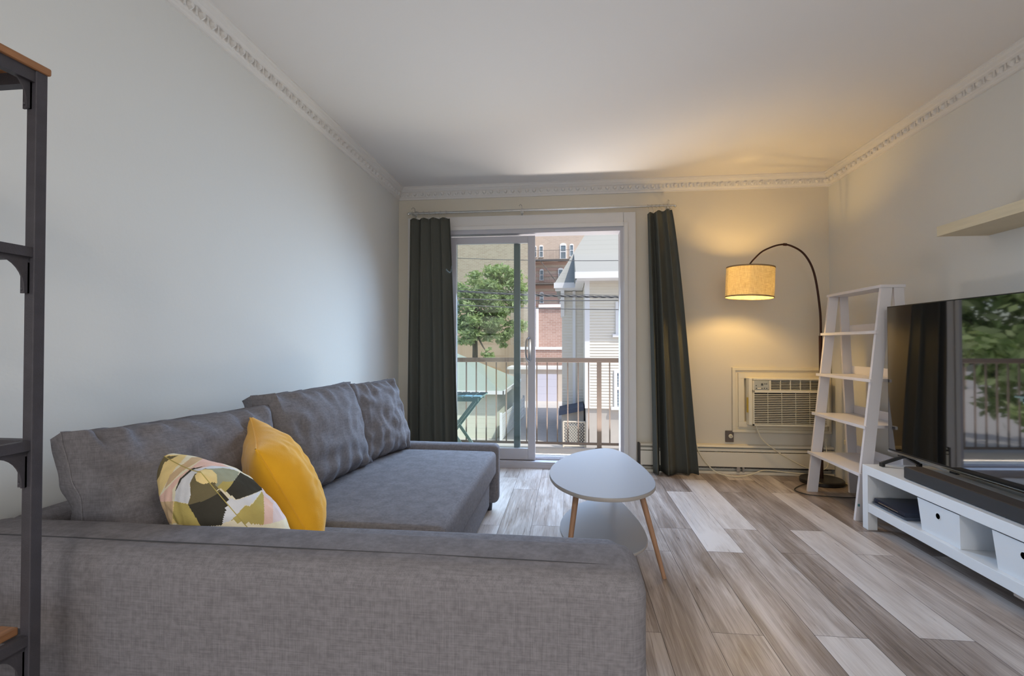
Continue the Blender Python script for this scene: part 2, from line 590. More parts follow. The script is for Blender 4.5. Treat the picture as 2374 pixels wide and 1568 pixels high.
DX0, DX1, DZ1 = -1.06, 0.475, 2.05       # rough opening of the balcony door
t = 0.12
box(XL - t, XL, YB - t, D + t, -0.12, CEIL + 0.1).build('wall_left', M['wall'], kind='structure')
box(XR, XR + t, YB - t, D + t, -0.12, CEIL + 0.1).build('wall_right', M['wall'], kind='structure')
b = MB()
b.rbox(XL, DX0, D, D + t, 0, CEIL); b.rbox(DX1, XR, D, D + t, 0, CEIL); b.rbox(DX0, DX1, D, D + t, DZ1, CEIL)
b.rbox(DX0, DX1, D, D + t, -0.12, 0.0)
b.build('wall_back', M['wallback'], kind='structure')
b = MB()   # wall behind the camera, its wide opening added to let fill light in
b.rbox(XL, -1.05, YB - t, YB, 0, CEIL); b.rbox(1.65, XR, YB - t, YB, 0, CEIL)
b.rbox(-1.05, 1.65, YB - t, YB, 0, 0.55); b.rbox(-1.05, 1.65, YB - t, YB, 2.3, CEIL)
b.build('wall_front', M['wall'], kind='structure')
b = MB()
for x in (-1.03, 0.3, 1.63): b.rbox(x - 0.02, x + 0.02, YB - 0.08, YB - 0.04, 0.55, 2.3)
for z in (0.57, 2.28): b.rbox(-1.05, 1.65, YB - 0.08, YB - 0.04, z - 0.02, z + 0.02)
b.build('fill_window', M['trim'], kind='structure')  # frame of the invented rear window
box(XL - t, XR + t, YB - t, D + t, CEIL, CEIL + 0.12).build('ceiling', M['ceil'], kind='structure')

# ---- crown moulding with egg-and-leaf relief
def crown_profile():
    # (out from wall, down from ceiling)
    return [(0, 0), (0.062, 0), (0.062, -0.008), (0.055, -0.012), (0.052, -0.022), (0.040, -0.030), (0.036, -0.036),
            (0.026, -0.044), (0.022, -0.078), (0.020, -0.084), (0.014, -0.088), (0.010, -0.096), (0.010, -0.104), (0, -0.106)]


def crown(name, p0, p1, inward):
    p0, p1, n = Vector(p0), Vector(p1), Vector(inward)
    b = MB()
    pr = crown_profile()
    N = len(pr)
    vs = [p + n * a + Vector((0, 0, CEIL + z)) for p in (p0, p1) for a, z in pr]
    b.poly(vs, [(i, (i + 1) % N, N + (i + 1) % N, N + i) for i in range(N)] + [tuple(range(N))[::-1], tuple(range(N, 2 * N))])
    d = (p1 - p0); L = d.length; d.normalize()
    step = 0.062
    k = int(L / step)
    for i in range(k):
        c = p0 + d * (step * (i + 0.5)) + n * 0.0255 + Vector((0, 0, CEIL - 0.062))
        # leaf: hexagonal boss, then a thin dart between
        hw, hh, dp = 0.0185, 0.0175, 0.013
        ring = [(-.5, 1), (.5, 1), (1, .35), (.7, -.5), (0, -1), (-.7, -.5), (-1, .35)]
        top = [c + d * (x * hw * .55) + Vector((0, 0, z * hh * .55)) + n * dp for x, z in ring]
        bot = [c + d * (x * hw) + Vector((0, 0, z * hh)) - n * 0.004 for x, z in ring]
        m_ = len(ring)
        b.poly(bot + top, [(j, (j + 1) % m_, m_ + (j + 1) % m_, m_ + j) for j in range(m_)] + [tuple(range(m_, 2 * m_))])
        c2 = c + d * (step * 0.5)
        b.bar(c2 + Vector((0, 0, -0.015)), c2 + Vector((0, 0, 0.016)), 0.008, 0.010, up=n)
    return b.build(name, M['crown'], kind='structure')


crown('trim_1', (XL, YB, 0), (XL, D, 0), (1, 0, 0))
crown('trim_2', (XR, D, 0), (XR, YB, 0), (-1, 0, 0))
crown('trim_3', (XL, D, 0), (XR, D, 0), (0, -1, 0))

# ---- flat casing around the balcony door
b = MB()
yc = D - 0.022
b.rbox(-1.40, DX0 + 0.005, yc, D, 0, 2.17, r=0.003)
b.rbox(DX1 - 0.005, 0.575, yc, D, 0, 2.17, r=0.003)
b.rbox(DX0, DX1, yc, D, DZ1, 2.17)
# raised bead following the opening
for x0_, x1_, z0_, z1_ in ((DX0 - 0.035, DX0, 0.0, DZ1 + 0.035), (DX1, DX1 + 0.035, 0.0, DZ1 + 0.035), (DX0, DX1, DZ1, DZ1 + 0.035)):
    b.rbox(x0_, x1_, yc - 0.012, yc, z0_, z1_, r=0.004)
b.build('trim_4', M['trim'], kind='structure')

# ---- sliding door unit
door = thing('door_1', (0, D, 0), kind='structure')
b = MB()   # fixed outer frame: jambs, head, threshold with tracks
b.rbox(DX0, DX0 + 0.03, D - 0.02, D + 0.13, 0.0, DZ1)
b.rbox(DX1 - 0.03, DX1, D - 0.02, D + 0.13, 0.0, DZ1)
b.rbox(DX0 + 0.03, DX1 - 0.03, D - 0.02, D + 0.13, DZ1 - 0.035, DZ1)
b.rbox(DX0 + 0.03, DX1 - 0.03, D - 0.05, D + 0.13, 0.0, 0.055)
b.rbox(DX0 + 0.03, DX1 - 0.03, D - 0.055, D - 0.02, 0.0, 0.03)
for y in (D + 0.035, D + 0.085): b.rbox(DX0 + 0.03, DX1 - 0.03, y - 0.004, y + 0.004, 0.055, 0.072)
b.build('door_frame', M['vinyl'], door)


def panel(x0, x1, y, th, z0, z1, st, rt, rb, name, mf, sl=None):
    bb = MB()
    sl = sl or st
    bb.rbox(x0, x0 + sl, y, y + th, z0, z1, r=0.003); bb.rbox(x1 - st, x1, y, y + th, z0, z1, r=0.003)
    bb.rbox(x0 + sl, x1 - st, y, y + th, z1 - rt, z1, r=0.003); bb.rbox(x0 + sl, x1 - st, y, y + th, z0, z0 + rb, r=0.003)
    o = bb.build(name, mf, door)
    MB().rbox(x0 + sl - 0.003, x1 - st + 0.003, y + th / 2 - 0.003, y + th / 2 + 0.003, z0 + rb - 0.003, z1 - rt + 0.003).build('glass', M['glass'], o)
    return o


pan = panel(DX0 + 0.03, -0.275, D + 0.0, 0.04, 0.06, 1.995, 0.062, 0.06, 0.095, 'sliding_panel', M['vinyl'])
# pull handle on the stile
hb = MB()
hb.rbox(-0.335, -0.305, D - 0.012, D, 0.92, 1.10, r=0.004)
hb.tube(bez([(-0.325, D - 0.005, 1.115), (-0.345, D - 0.04, 1.09), (-0.352, D - 0.048, 1.01), (-0.345, D - 0.04, 0.935), (-0.325, D - 0.005, 0.905)], 20), 0.007, 8)
hb.build('door_handle', M['silver'], pan, smooth=True)
pan2 = panel(DX0 + 0.03, -0.41, D + 0.055, 0.03, 0.06, 2.0, 0.055, 0.045, 0.05, 'outer_panel', M['screenframe'])

# ---- balcony
box(-3.2, 3.2, D + t, 5.62, -0.28, -0.10).build('balcony_slab', mat('balcony_concrete', srgb(205, 196, 182)[:3], 0.8, bump=(30, 0.1), var=(9, 0.05)), kind='structure')
box(DX0 - 0.3, DX1 + 0.3, D + t, D + 0.42, -0.10, 0.02, r=0.005).build('door_step', mat('step_stone', srgb(190, 184, 176)[:3], 0.85, var=(60, 0.15)), kind='structure')
# exterior face of this building either side (the wall the balcony hangs on) and roof edge over it
b = MB(); b.rbox(-5.0, XL - t, D, D + t, GZ, 2.9); b.rbox(XR + t, 5.0, D, D + t, GZ, 2.9); b.rbox(XL - t, XR + t, D, D + t, GZ, -0.12)
b.rbox(XL - t, XR + t, D, D + t, CEIL + 0.12, 2.9)
b.build('facade_wall', mat('facade_brick', srgb(150, 110, 90)[:3], 0.9), kind='structure')

rail = thing('balcony_railing', (0, 5.55, -0.10), 'brown metal railing with thin vertical bars along the balcony edge', 'railing')
RM = mat('railing_brown_metal', srgb(98, 88, 83)[:3], 0.5)
MB().rbox(-3.1, 3.1, 5.525, 5.575, 0.855, 0.905, r=0.006).build('top_rail', RM, rail)
MB().rbox(-3.1, 3.1, 5.54, 5.56, -0.055, -0.03).build('bottom_rail', RM, rail)
k0 = 0.349
for k in range(-30, 26):
    x = k0 + 0.1145 * k
    if x < -3.08 or x > 3.08: continue
    if k in (-24, 0, 24):
        MB().rbox(x - 0.024, x + 0.024, 5.526, 5.574, -0.10, 0.856).rbox(x - 0.04, x + 0.04, 5.51, 5.59, -0.10, -0.092).build('post', RM, rail)
    else:
        MB().rbox(x - 0.0065, x + 0.0065, 5.5435, 5.5565, -0.032, 0.857).build('bar', RM, rail)

# ---- folding balcony table
TM = mat('teal_slatted_wood', srgb(92, 116, 118)[:3], 0.6)
ft = thing('folding_table', (-1.1, 4.95, -0.10), 'teal folding bistro table with slatted top and crossed legs on the balcony', 'table')
for i in range(6):
    x = -1.33 + i * 0.092
    MB().rbox(x - 0.040, x + 0.040, 4.72, 5.16, 0.535, 0.553, r=0.003).build('slat', TM, ft)
for y in (4.74, 5.11): MB().rbox(-1.37, -0.86, y, y + 0.025, 0.50, 0.535).build('top_rail', TM, ft)
for y in (4.76, 5.10):
    MB().bar((-1.34, y, 0.52), (-0.90, y + 0.0, -0.095), 0.014, 0.03).build('leg', TM, ft)
for y in (4.79, 5.13):
    MB().bar((-0.90, y, 0.50), (-1.36, y, -0.095), 0.014, 0.03).build('leg', TM, ft)
MB().bar((-1.13, 4.76, 0.23), (-1.13, 5.13, 0.23), 0.012, 0.012).build('crossbar', TM, ft)

# ---- baseboard heater
def box_on(parent, name, m, *a, r=0.0, **k):
    return MB().rbox(*a, r=r).build(name, m, parent, **k)


ht = thing('baseboard_heater', (1.4, D - 0.03, 0), 'long cream baseboard radiator running under the air conditioner', 'heater')
b = MB()
b.prism([(D - 0.001, 0.02), (D - 0.001, 0.235), (D - 0.052, 0.232), (D - 0.062, 0.218), (D - 0.018, 0.210), (D - 0.018, 0.02)], 0, 0.60, XR - 0.003)
b.build('back_cover', M['heater'], ht)
b = MB(); b.rbox(0.60, XR - 0.003, D - 0.066, D - 0.060, 0.184, 0.204, r=0.002); b.build('damper', M['heater'], ht)
b = MB(); b.rbox(0.60, XR - 0.003, D - 0.068, D - 0.060, 0.060, 0.178, r=0.002); b.build('front_cover', M['heater'], ht)
b = MB(); b.rbox(0.60, XR - 0.003, D - 0.060, D - 0.002, 0.0, 0.022, r=0.002); b.build('base_lip', M['heater'], ht)
b = MB(); b.rbox(0.62, XR - 0.02, D - 0.05, D - 0.02, 0.05, 0.17)
for i in range(120): b.rbox(0.63 + i * 0.012, 0.632 + i * 0.012, D - 0.056, D - 0.02, 0.045, 0.175)
b.build('fin_tube', M['acdark'], ht)
b = MB(); b.rbox(1.36, 1.385, D - 0.075, D - 0.05, 0.02, 0.06); b.rbox(1.405, 1.42, D - 0.07, D - 0.05, 0.02, 0.06); b.build('bracket', M['silver'], ht)
b = MB(); b.rbox(0.585, 0.60, D - 0.068, D - 0.002, 0.0, 0.235); b.build('end_cap', M['acdark'], ht)

# ---- moulded frame and through-wall air conditioner
fx0, fx1, fz0, fz1 = 1.345, 2.105, 0.335, 0.865
b = MB()
def fr(o, w, y0, y1):
    b.rbox(fx0 + o, fx1 - o, y0, y1, fz1 - o - w, fz1 - o, r=0.002); b.rbox(fx0 + o, fx1 - o, y0, y1, fz0 + o, fz0 + o + w, r=0.002)
    b.rbox(fx0 + o, fx0 + o + w, y0, y1, fz0 + o + w, fz1 - o - w, r=0.002); b.rbox(fx1 - o - w, fx1 - o, y0, y1, fz0 + o + w, fz1 - o - w, r=0.002)
fr(0, 0.024, D - 0.030, D); fr(0.024, 0.020, D - 0.020, D); fr(0.044, 0.045, D - 0.034, D)
b.build('trim_5', mat('ac_trim_cream', srgb(218, 208, 184)[:3], 0.45), kind='structure')
ax0, ax1, az0, az1, ay = 1.448, 2.055, 0.405, 0.785, D - 0.115
ac = thing('air_conditioner', (1.75, D - 0.05, az0), 'off-white through-wall air conditioner with louvred grille in a moulded frame', 'air conditioner')
b = MB()
b.rbox(ax0, ax0 + 0.028, ay + 0.012, D - 0.001, az0, az1, r=0.006)      # left cheek
b.rbox(ax1 - 0.028, ax1, ay + 0.012, D - 0.001, az0, az1, r=0.006)
b.rbox(ax0 + 0.028, ax1 - 0.028, ay, D - 0.001, az1 - 0.018, az1, r=0.005)
b.rbox(ax0 + 0.028, ax1 - 0.028, ay + 0.03, D - 0.001, az0, az1 - 0.018)
b.rbox(ax0 + 0.028, ax1 - 0.028, ay, ay + 0.03, az0, az0 + 0.012)
b.rbox(ax0 + 0.028, ax1 - 0.028, ay, ay + 0.03, az1 - 0.118, az1 - 0.095, r=0.003)   # band between vent and grille
b.rbox(ax0 + 0.028, ax0 + 0.036, ay, ay + 0.03, az0, az1 - 0.02)
b.rbox(ax0 + 0.150, ax0 + 0.160, ay + 0.004, ay + 0.03, az1 - 0.095, az1 - 0.018)
b.build('body', M['acwhite'], ac)
b = MB(); b.rbox(ax0 + 0.16, ax1 - 0.03, ay + 0.024, ay + 0.0305, az1 - 0.095, az1 - 0.018); b.rbox(ax0 + 0.036, ax1 - 0.03, ay + 0.024, ay + 0.0305, az0 + 0.012, az1 - 0.118)
b.build('vent_recess', M['acdark'], ac)
b = MB()
for i in range(6):
    z = az1 - 0.088 + i * 0.0125
    b.rbox(ax0 + 0.16, ax1 - 0.03, ay + 0.008, ay + 0.022, z - 0.0018, z + 0.0018)
for i in range(6):
    x = ax0 + 0.163 + i * 0.075
    b.rbox(x - 0.0018, x + 0.0018, ay + 0.004, ay + 0.02, az1 - 0.095, az1 - 0.018)
b.build('air_outlet_vane', M['acwhite'], ac)
b = MB()
for i in range(17):
    z = az0 + 0.020 + i * 0.0143
    b.bar((ax0 + 0.036, ay + 0.008, z), (ax1 - 0.03, ay + 0.008, z), 0.012, 0.0055)
for i in range(5):
    x = ax0 + 0.036 + 0.105 * (i + 1)
    b.rbox(x - 0.001, x + 0.001, ay + 0.004, ay + 0.012, az0 + 0.012, az1 - 0.118)
b.build('intake_grille', M['acwhite'], ac)
cp = MB().rbox(ax0 + 0.037, ax0 + 0.148, ay - 0.001, ay + 0.02, az1 - 0.094, az1 - 0.020, r=0.003).build('control_panel', M['acpanel'], ac)
ABM = mat('ac_button_grey', srgb(84, 86, 82)[:3], 0.4)
MB().rbox(ax0 + .087, ax0 + .103, ay - 0.0025, ay - 0.0009, az1 - 0.060, az1 - 0.042).build('display', ABM, cp)
for x, z in ((.050, -.060), (.052, -.082), (.094, -.083), (.112, -.081), (.130, -.082), (.116, -.046), (.130, -.046)):
    MB().rbox(ax0 + x - .004, ax0 + x + .004, ay - 0.0025, ay - 0.0009, az1 + z - .004, az1 + z + .004).build('button', ABM, cp)
MB().rbox(ax0 + 0.060, ax0 + 0.088, ay - 0.002, ay, az1 - 0.086, az1 - 0.078).build('badge', M['recept'], cp)
MB().rbox(ax0 - 0.004, ax0 - 0.0005, ay + 0.03, ay + 0.06, az0 + 0.10, az0 + 0.22).build('yellow_seal', M['foil'], ac, label='narrow yellow strip on the left cheek')

# AC cord
b = MB()
cord = [(1.505, ay + 0.02, az0 + 0.001), (1.512, D - 0.10, 0.37), (1.55, D - 0.10, 0.29), (1.64, D - 0.10, 0.215), (1.74, D - 0.10, 0.15), (1.86, D - 0.10, 0.085), (1.97, D - 0.10, 0.06), (2.04, D - 0.10, 0.10), (2.04, D - 0.07, 0.24), (2.05, D - 0.05, 0.30)]
b.tube(bez(cord, 60), 0.0042, 8)
b.build('power_cord', M['cordw'], smooth=True, label='cream power cord hanging from the air conditioner down to the right', cat='cord')

# long white cord on the floor
b = MB()
cord2 = [(1.035, D - 0.085, 0.270), (1.06, D - 0.09, 0.18), (1.12, D - 0.10, 0.09), (1.20, D - 0.125, 0.022), (1.33, D - 0.15, 0.005), (1.45, D - 0.13, 0.02), (1.56, D - 0.09, 0.045), (1.72, D - 0.085, 0.035), (1.86, D - 0.10, 0.028), (2.02, D - 0.10, 0.02), (2.08, D - 0.3, 0.008), (2.085, D - 0.7, 0.006)]
b.tube(bez(cord2, 72), 0.0042, 8)
b.build('extension_cord', M['cordw'], smooth=True, label='thin cream extension cord trailing from the right curtain along the floor', cat='cord')

# outlet left of the AC frame
ol = thing('wall_outlet', (1.326, D, 0.30), 'bronze outlet plate with round cream socket left of the air conditioner', 'outlet')
MB().rbox(1.292, 1.358, D - 0.012, D, 0.250, 0.345, r=0.004).build('plate', M['outlet'], ol)
b = MB(); b.lathe((1.333, D - 0.012, 0.300), [(0.0165, -0.001), (0.0165, 0.004), (0.014, 0.006)], 20, tilt=Matrix.Rotation(PI / 2, 3, 'X')); so = b.build('socket', M['recept'], ol, smooth=True)
b = MB()
for x, z in ((-0.006, 0.002), (0.006, 0.002), (0.0, -0.007)): b.rbox(1.333 + x - 0.0018, 1.333 + x + 0.0018, D - 0.0195, D - 0.017, 0.300 + z - 0.004, 0.300 + z + 0.004)
b.build('slot', M['acdark'], so)
# outlet seen through the ladder shelf on the right wall
ol = thing('wall_outlet', (XR, 3.98, 0.33), 'small plain cream outlet on the right wall behind the white ladder shelf', 'outlet')
MB().rbox(XR - 0.008, XR, 3.945, 4.015, 0.275, 0.39, r=0.003).build('plate', M['heater'], ol)
MB().rbox(XR - 0.045, XR - 0.008, 3.965, 3.995, 0.30, 0.335, r=0.004).build('plug', M['cordw'], ol)

# ================================================================ CURTAINS AND ROD
rod = thing('curtain_rod', (-0.25, D - 0.09, 2.19), 'slim double chrome curtain rod above the balcony door', 'curtain rod')
for y, z, r_ in ((D - 0.10, 2.188, 0.0065), (D - 0.060, 2.205, 0.0065)):
    MB().tube([(-1.37, y, z), (0.88, y, z + 0.004)], r_, 10).build('rod', M['chrome'], rod, smooth=True)
for x in (-1.33, -0.385, 0.845):
    b = MB(); b.rbox(x - 0.006, x + 0.006, D - 0.105, D - 0.0, 2.172, 2.180); b.rbox(x - 0.010, x + 0.010, D - 0.006, D - 0.0, 2.13, 2.235, r=0.002)
    b.tube(bez([(x, D - 0.05, 2.18), (x, D - 0.04, 2.24), (x - 0.012, D - 0.06, 2.252), (x - 0.02, D - 0.075, 2.235)], 12), 0.003, 6)
    b.build('bracket', M['chrome'], rod, smooth=True)
for x in (-1.37, 0.88):
    for y, z in ((D - 0.10, 2.188), (D - 0.060, 2.205)):
        MB().lathe((x, y, z), [(0.0, -0.012), (0.009, -0.008), (0.011, 0.0), (0.009, 0.008), (0.0, 0.012)], 12).build('finial', M['chrome'], rod, smooth=True)


def curtain(name, xt0, xt1, xb0, xb1, zt, zb, y0, folds, label, seed, zt_slope=0.0):
    rnd = random.Random(seed)
    root = thing(name, ((xb0 + xb1) / 2, y0, zb), label, 'curtain')
    NS, NZ = 150, 46
    ph = [rnd.uniform(-1.3, 1.3) for _ in range(folds + 2)]
    b = MB()
    grid = []
    for iz in range(NZ + 1):
        v = iz / NZ
        row = []
        for i in range(NS + 1):
            s = i / NS
            vv = v ** 0.8
            x0 = xt0 + (xb0 - xt0) * vv; x1 = xt1 + (xb1 - xt1) * vv
            a = s * folds
            k = int(min(a, folds - 1e-6))
            wob = ph[k] * (1 - (a - k)) + ph[k + 1] * (a - k)
            amp = (0.024 + 0.036 * v) * (0.8 + 0.45 * math.sin(3.1 * s + seed)) * min(1.0, 0.25 + 4.0 * s)
            w = math.sin(2 * PI * a + wob * (0.4 + v))
            w2 = 0.22 * math.sin(4 * PI * a + 1.3 * wob + 2 * v) + 0.30 * noise.noise(Vector((s * folds * 1.7 + seed, v * 1.2, seed)))
            x = x0 + (x1 - x0) * (s + 0.35 / folds / 2 / PI * math.cos(2 * PI * a + wob) * 1.6) 
            y = y0 - amp * (w + w2) + 0.006 * math.sin(7 * v + 9 * s)
            z = zt + (zb - zt) * v + (zt_slope * s * (1 - v)) - (0.012 * (0.5 + 0.5 * math.cos(2 * PI * a)) * (1 - v) ** 6)
            row.append(b.bm.verts.new((x, y, z)))
        grid.append(row)
    for iz in range(NZ):
        for i in range(NS):
            b.bm.faces.new((grid[iz][i], grid[iz][i + 1], grid[iz + 1][i + 1], grid[iz + 1][i]))
    o = b.build('drape', M['curtain'], root, smooth=True, ang=80)
    sm = o.modifiers.new('thick', 'SOLIDIFY'); sm.thickness = 0.004
    nh = folds + 3
    for i in range(nh):
        s = (i + 0.4) / nh
        x = xt0 + (xt1 - xt0) * s
        zz = zt + zt_slope * s
        hb = MB()
        hb.tube(bez([(x, y0 - 0.004, zz - 0.022), (x + 0.002, y0 - 0.012, zz + 0.012), (x - 0.004, D - 0.113, 2.200), (x + 0.002, D - 0.10, 2.2035), (x + 0.004, D - 0.088, 2.19), (x + 0.004, D - 0.092, 2.178)], 20), 0.0013, 5)
        hb.build('hook', M['chrome'], root, smooth=True)
    return root


curtain('curtain', -1.352, -1.005, -1.375, -0.925, 2.145, 0.03, 4.15, 4, 'wide dark green curtain left of the balcony door behind the sofa', 3)
curtain('curtain', 0.648, 0.842, 0.685, 1.035, 2.130, 0.012, 4.13, 3, 'narrow dark green curtain hanging right of the balcony door', 8, zt_slope=0.03)

# ================================================================ SOFA
sofa = thing('corner_sofa', (-0.9, 2.0, 0), 'grey woven L-shaped sofa with chaise along the left wall', 'sofa')
SF = M['sofa']


def soft(b, amp=0.004, sc=4.0, seed=0.0):
    for v in b.bm.verts:
        n = noise.noise_vector(v.co * sc + Vector((seed, seed, seed)))
        v.co += n * amp
    return b


def srbox(x0, x1, y0, y1, z0, z1, r, seg=4, cuts=8, amp=0.004, seed=0.0, crown_=0.0):
    """upholstered block: bevelled, subdivided and very slightly uneven"""
    b = MB(); b.rbox(x0, x1, y0, y1, z0, z1, r=r, seg=seg)
    long = [e for e in b.bm.edges if e.calc_length() > 0.12]
    bmesh.ops.subdivide_edges(b.bm, edges=long, cuts=cuts, use_grid_fill=True)
    cx, cy = (x0 + x1) / 2, (y0 + y1) / 2
    for v in b.bm.verts:
        if crown_ and v.co.z > z1 - r * 0.7:
            ux, uy = (v.co.x - cx) / (x1 - x0) * 2, (v.co.y - cy) / (y1 - y0) * 2
            v.co.z += crown_ * max(0, 1 - ux ** 4) * max(0, 1 - uy ** 4)
    return soft(b, amp, 4.0, seed)


# back panel of the chaise side nearest the camera
srbox(-1.455, 0.152, 0.95, 1.15, 0.05, 0.612, 0.045, seed=1.0, amp=0.0035, cuts=10).build('chaise_side_panel', SF, sofa, smooth=True, ang=60)
MB().tube(bez([(-1.43, 1.012, 0.6125), (-0.9, 1.012, 0.6135), (-0.3, 1.013, 0.6125), (0.05, 1.010, 0.611), (0.115, 1.008, 0.607)], 30), 0.0022, 5).build('seam', M['sofadark'], sofa)
# backrest frame along the wall
srbox(-1.475, -1.385, 1.14, 3.10, 0.05, 0.600, 0.035, seed=2.0).build('backrest_frame', SF, sofa, smooth=True, ang=60)
# chaise seat and main seat
srbox(-1.383, 0.176, 1.15, 1.752, 0.255, 0.392, 0.045, seed=3.0, amp=0.003).build('chaise_seat', SF, sofa, smooth=True, ang=60)
srbox(-1.383, 0.150, 1.15, 1.74, 0.05, 0.255, 0.03, seed=3.5, amp=0.002).build('chaise_base', SF, sofa, smooth=True, ang=60)
srbox(-1.383, -0.440, 1.762, 3.085, 0.235, 0.388, 0.030, seed=4.0, amp=0.0025, cuts=12, crown_=0.006).build('seat', SF, sofa, smooth=True, ang=60)
srbox(-1.383, -0.475, 1.762, 3.03, 0.05, 0.235, 0.018, seed=5.0, amp=0.002).build('seat_base', SF, sofa, smooth=True, ang=60)
MB().tube([(-0.4445, 1.79, 0.362), (-0.4445, 3.06, 0.362)], 0.0018, 5).build('seam', M['sofadark'], sofa)
# low far arm
srbox(-1.47, -0.432, 3.088, 3.20, 0.05, 0.420, 0.034, seed=6.0, amp=0.002).build('armrest', SF, sofa, smooth=True, ang=60)
for x, y in ((-1.40, 1.05), (0.08, 1.05), (0.08, 1.66), (-0.54, 1.85), (-0.54, 2.95), (-1.40, 3.14), (-0.50, 3.14)):
    MB().lathe((x, y, 0), [(0.022, 0.0), (0.026, 0.052)], 16).build('foot', M['sofaleg'], sofa, smooth=True)


def cushion(name, c, ex, ez, w, h, th, mats, label, cat='cushion', N=44, puff=0.62, edge=0.30, wr=0.010, seed=0.0, seamw=True, droop=0.0, piping=None, group=None):
    """puffy cushion: centre c, ex along its width, ez along its height, thickness th"""
    ex, ez = Vector(ex).normalized(), Vector(ez).normalized()
    ez = (ez - ex * ez.dot(ex)).normalized()
    en = ex.cross(ez).normalized()
    c = Vector(c)
    root = None
    b = MB()
    V = {}

    def pt(u, v, side):
        prof = (max(0.0, 1 - abs(u) ** 2.5) * max(0.0, 1 - abs(v) ** 2.5)) ** puff
        # outline: sides pull in between the corners
        pin = 0.07
        x = u * w / 2 * (1 - pin * (1 - v * v) * abs(u) ** 2)
        z = v * h / 2 * (1 - pin * (1 - u * u) * abs(v) ** 2)
        d = th / 2 * (edge + (1 - edge) * prof)
        q = Vector((u * 2.1 + seed, v * 2.6, side * 0.6 + seed))
        cr = (1 - prof) * wr * 1.4 * math.sin(u * 19 + seed * 3 + 2.5 * noise.noise(q)) * (abs(v) ** 2) * (1 if abs(u) < 0.93 else 0.3)
        d += wr * noise.noise(q * 1.6) + wr * 0.7 * noise.noise(Vector((u * 7 + seed, v * 2.0, side))) + cr
        z += droop * (u * u - 0.5) * (1 if v > 0 else 0) * v
        return c + ex * x + ez * z + en * (d * side)
    for side in (1, -1):
        for i in range(N + 1):
            for j in range(N + 1):
                u, v = -1 + 2 * i / N, -1 + 2 * j / N
                V[side, i, j] = b.bm.verts.new(pt(math.sin(u * PI / 2) * 0.35 + u * 0.65, math.sin(v * PI / 2) * 0.35 + v * 0.65, side))
        for i in range(N):
            for j in range(N):
                q = [V[side, i, j], V[side, i + 1, j], V[side, i + 1, j + 1], V[side, i, j + 1]]
                b.bm.faces.new(q if side > 0 else q[::-1])
    per = [(i, 0) for i in range(N)] + [(N, j) for j in range(N)] + [(N - i, N) for i in range(N)] + [(0, N - j) for j in range(N)]
    mid = []
    for (i, j) in per:
        p = (V[1, i, j].co + V[-1, i, j].co) / 2
        o = (p - c).normalized()
        mid.append(b.bm.verts.new(p + o * th * edge * 0.16))
    n = len(per)
    for k in range(n):
        a, d_ = per[k], per[(k + 1) % n]
        b.bm.faces.new((V[1, a[0], a[1]], mid[k], mid[(k + 1) % n], V[1, d_[0], d_[1]]))
        b.bm.faces.new((mid[k], V[-1, a[0], a[1]], V[-1, d_[0], d_[1]], mid[(k + 1) % n]))
    loop = [m_.co.copy() for m_ in mid]
    return b, loop, (c, ex, ez, en)


def build_cushion(name, base, geo, mats, label, pm=None, pr=0.0025, both=True, fn=None, group=None):
    b, loop, fr_ = geo
    root = thing(name, base, label, 'cushion', group)
    o = b.build('cover', mats, root, smooth=True, ang=75)
    if fn: fn(o, fr_)
    p = MB()
    if both:
        c, ex, ez, en = fr_
        p.tube(loop + loop[:1], pr, 5, cap=False)
    else:
        p.tube(loop + loop[:1], pr, 5, cap=False)
    p.build('piping', pm or mats[0] if isinstance(mats, (list, tuple)) else (pm or mats), root, smooth=True)
    return root


lean = lambda a: (math.sin(a) * -1, 0, math.cos(a))
# three loose back cushions
build_cushion('back_cushion', (-1.25, 1.52, 0.40), cushion('', (-1.248, 1.550, 0.592), (0.03, 1, -0.03), lean(0.26), 0.78, 0.43, 0.27, None, '', seed=1.3, wr=0.016, edge=0.40), SF, 'wide grey back cushion at the camera end of the sofa, behind the two throw pillows')
build_cushion('back_cushion', (-1.22, 2.3, 0.40), cushion('', (-1.215, 2.310, 0.604), (0.05, 1, 0.0), lean(0.27), 0.76, 0.47, 0.27, None, '', seed=4.1, wr=0.015, edge=0.38), SF, 'middle grey back cushion leaning on the sofa, right of the mustard pillow')
build_cushion('back_cushion', (-1.18, 2.9, 0.40), cushion('', (-1.165, 2.880, 0.598), (0.22, 1, 0.0), lean(0.30), 0.54, 0.46, 0.26, None, '', seed=7.7, wr=0.016, edge=0.36), SF, 'grey back cushion at the window end of the sofa, beside the low far arm')


